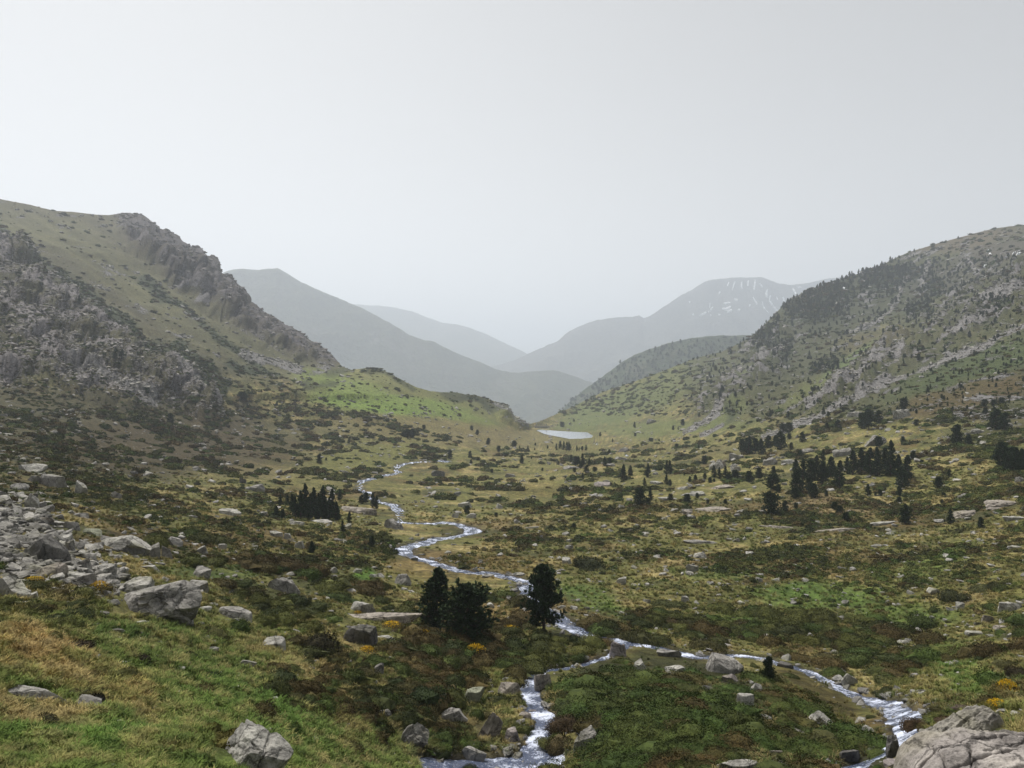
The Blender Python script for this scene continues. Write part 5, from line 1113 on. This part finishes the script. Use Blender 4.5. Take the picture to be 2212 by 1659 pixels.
def broom(win, x, y, wz, hz, label, dens=0, tint=(.075,.060,.018)):
    u, v = wp(win, x, y); k = WIN[win][2]; p = at(u, v); r = px(p[1], wz * k) / 2; h = px(p[1], hz * k)
    e = put('broom_shrub', None, None, (p[0], p[1], p[2] - .04), random.uniform(0, 6), (r, r, h * 1.25))
    f = put('foliage', SH_HI[dens % 5], e); set_tint(f, tint); put('flowers', FLO[dens % 3], e)
    tag(e, label, 'shrub', 'flowering broom'); HEROES.append(('the ' + label.split(' broom')[0] + ' broom', p))
broom(11, 1030, 890, 230, 150, 'bright yellow broom beside the speckled block', 0)
broom(11, 850, 860, 110, 60, 'small yellow broom tuft in front of the speckled block', 1)
broom(11, 330, 770, 260, 60, 'golden broom below the scree near the picture edge', 2)
broom(11, 960, 775, 90, 50, 'tiny yellow broom on top of the ledge rock', 0)
broom(6, 325, 610, 150, 50, 'yellow broom in the grass under the long flat slab', 1)
broom(6, 530, 680, 130, 70, 'bright yellow broom at the foot of the dark pine pair', 2)
broom(6, 870, 810, 180, 110, 'lemon yellow broom in front of the dark pine pair', 0)
broom(6, 165, 780, 130, 60, 'brownish yellow broom below the lichen boulder', 1)
broom(6, 1270, 705, 90, 30, 'little yellow broom below the tall single pine', 2)
broom(6, 1090, 640, 160, 50, 'faded yellow broom between the pines', 1, (.10,.075,.02))
broom(6, 105, 520, 60, 25, 'tiny yellow broom before the pale broken boulder', 0)
broom(12, 2000, 530, 330, 230, 'big golden broom above the cracked corner slab', 0)
broom(12, 1880, 720, 330, 160, 'yellow-green broom just above the long rock rib', 1, (.09,.085,.018))
# particular bushes
def bush(win, x, y, wz, hz, tint, label, kind=0):
    u, v = wp(win, x, y); k = WIN[win][2]; p = at(u, v); r = px(p[1], wz * k) / 2; h = px(p[1], hz * k)
    e = put('bush', SH_HI[kind % 5], None, (p[0], p[1] + r * .5, p[2] - .03), random.uniform(0, 6), (r * 1.1, r * .9, h * 1.3)); set_tint(e, tint); tag(e, label, 'shrub')
bush(5, 620, 770, 150, 95, (.012,.011,.009), 'black bush sitting on the grey rock in bleached grass', 0)
bush(5, 440, 720, 130, 55, (.03,.022,.016), 'dark brown bush behind the long low slab', 1)
bush(5, 280, 900, 150, 90, (.035,.035,.018), 'dark round bush in the near bleached grass', 2)
bush(5, 480, 420, 220, 95, (.040,.030,.018), 'swept dark heather mound on the grass bank', 3)
bush(5, 2060, 430, 260, 140, (.026,.024,.012), 'large dark juniper below the lichen boulder', 4)
bush(5, 1830, 640, 240, 120, (.035,.048,.018), 'dark green juniper on the edge of the grass bank', 0)
bush(5, 920, 480, 120, 60, (.025,.02,.012), 'black-brown heather clump halfway down the bank', 1)
bush(5, 950, 870, 100, 50, (.03,.026,.014), 'small dark heather clump in the near grass', 2)
bush(5, 1440, 1040, 300, 160, (.075,.070,.018), 'olive bush leaning on the white weathered boulder', 3)
bush(5, 1340, 960, 160, 100, (.085,.088,.022), 'yellow-green bush at the head of the white weathered boulder', 4)
bush(6, 500, 1110, 260, 150, (.028,.042,.016), 'broad dark juniper above the pyramid boulder', 0)
bush(6, 350, 1010, 130, 90, (.030,.044,.017), 'round juniper beside the broad dark juniper', 1)
bush(6, 1440, 1290, 210, 110, (.05,.036,.02), 'brown heather cap on the boulder beside the rapids', 2)
bush(6, 1430, 1420, 200, 120, (.075,.062,.03), 'dry brown bush at the foot of the shrub-capped boulder', 3)
bush(6, 1160, 480, 170, 110, (.060,.058,.022), 'olive juniper just in front of the tall single pine', 4)
bush(6, 1715, 690, 150, 60, (.05,.05,.02), 'round olive bush at the near bank of the stream bend', 0)
bush(6, 1600, 240, 200, 110, (.03,.036,.015), 'very dark juniper thicket beyond the tall single pine', 1)
bush(12, 860, 1010, 330, 190, (.060,.040,.022), 'reddish brown heather between the rib and the cracked slab', 2)
bush(12, 1250, 930, 300, 110, (.085,.060,.040), 'faded heather on top of the long rock rib', 3)
bush(12, 1480, 760, 230, 110, (.11,.085,.075), 'pinkish grey heather beside the long rock rib', 4)
bush(12, 1780, 880, 260, 110, (.085,.075,.060), 'grey heather tuft above the big cracked slab', 0)
bush(12, 2150, 330, 260, 200, (.045,.038,.022), 'dark heather bank behind the big golden broom', 1)
bush(12, 1640, 920, 260, 80, (.10,.095,.035), 'olive grass tuft on the edge of the big cracked slab', 2)
bush(12, 2080, 200, 300, 130, (.055,.055,.02), 'tall olive bush above the big golden broom', 3)

# ------------------------------------------------------------------ grass
def tuft(seed, n, spread, lean, w_):
    r = random.Random(seed); V, Fc = [], []
    for i in range(n):
        a = r.uniform(0, 6.283); q = r.uniform(0, spread); b = np.array([math.cos(a) * q, math.sin(a) * q, -.06]); az = a + r.gauss(0, .7); L = r.uniform(.55, 1.1); le = lean * r.uniform(.3, 1.3)
        d = np.array([math.cos(az), math.sin(az), 0]); s = np.array([-math.sin(az), math.cos(az), 0]) * w_ * r.uniform(.7, 1.3)
        p1 = b + d * le * .25 * L + np.array([0, 0, .55 * L]); p2 = b + d * le * .85 * L + np.array([0, 0, (.95 - .35 * le) * L]); o = len(V)
        V += [b - s, b + s, p1 + s * .8, p1 - s * .8, p2]; Fc += [(o, o + 1, o + 2, o + 3), (o + 3, o + 2, o + 4)]
    return np.array(V), Fc
TU = [make_mesh('tuft', *tuft(600 + i, 34, .35, .55 + .12 * (i % 4), .028), 'grass_blade', False) for i in range(6)]
gw = (1.0 + .8 * fg) * dry * (1 - .35 * m_jun) * (1 - .85 * scree)
pg, ijg = sample(32000, gw * (DD < 48), 1200, 1830, -250, 2560); pg2, ijg2 = sample(22000, gw * (1 + sstep(.08, .16, col[..., 0])) * (DD >= 42) * (DD < 170) )
hg = np.clip(pg[:, 1] / F * rng.uniform(9, 24, len(pg)), .08, .30); hg2 = np.clip(pg2[:, 1] / F * rng.uniform(4, 9, len(pg2)), .16, .55)
pg = np.concatenate([pg, pg2]); ijg = np.concatenate([ijg, ijg2]); hg = np.concatenate([hg, hg2]); ok_ = clear_of_rocks(pg, hg * .3, hg * .8, .3); pg, ijg, hg = pg[ok_], ijg[ok_], hg[ok_]
tg = ga(col, ijg); fld = 1.3 * fbm(pg[:, 0] / .8, pg[:, 1] / .8, pg[:, 2] / .8, 3) + .15 * rng.normal(size=len(pg))
tg = mixc(tg, np.array([.25,.205,.095]), .5 * sstep(.0, .32, fld)); tg = mixc(tg, np.array([.062,.108,.022]), .55 * sstep(.0, .32, -fld)) * rng.uniform(.8, 1.35, len(pg))[:, None] * 1.1
scatter('grass', 'green and bleached mountain grass in tufts over the bank and heath', 'grass', TU, pg, rand_rot(len(pg), .15), np.stack([hg * rng.uniform(1.1, 1.9, len(hg)), hg * 1.4, hg], -1), tg, rng.integers(0, 6, len(pg)))

# ------------------------------------------------------------------ little dam at the outlet of the lake
dz0 = LAKE_Z; du, dv = wp(2, 1298, 1230); dd_ = 690.0; dp = ((du - UC) / F * dd_, dd_, dz0)
dam = put('dam', None, None, dp); tag(dam, 'tiny concrete dam with two posts at the outlet of the lake', 'dam')
def box(name, cx_, cy_, cz_, sx, sy, sz, parent):
    b = bmesh.new(); bmesh.ops.create_cube(b, size=1.0)
    for v_ in b.verts: v_.co = (cx_ + v_.co.x * sx, cy_ + v_.co.y * sy, cz_ + v_.co.z * sz)
    bmesh.ops.bevel(b, geom=b.edges[:], offset=min(sx, sy, sz) * .08, segments=2, affect='EDGES')
    me = bpy.data.meshes.new(name); b.to_mesh(me); b.free(); me.materials.append(MATS['concrete']); return put(name, me, parent)
box('wall', 0, 0, 0.2, 13, 1.2, 3.2, dam); box('post', -4.6, 0, 3.0, .9, .9, 2.4, dam); box('post', 4.4, 0, 3.0, .9, .9, 2.4, dam); box('walkway', 0, -.2, 1.95, 13.4, 1.8, .25, dam)
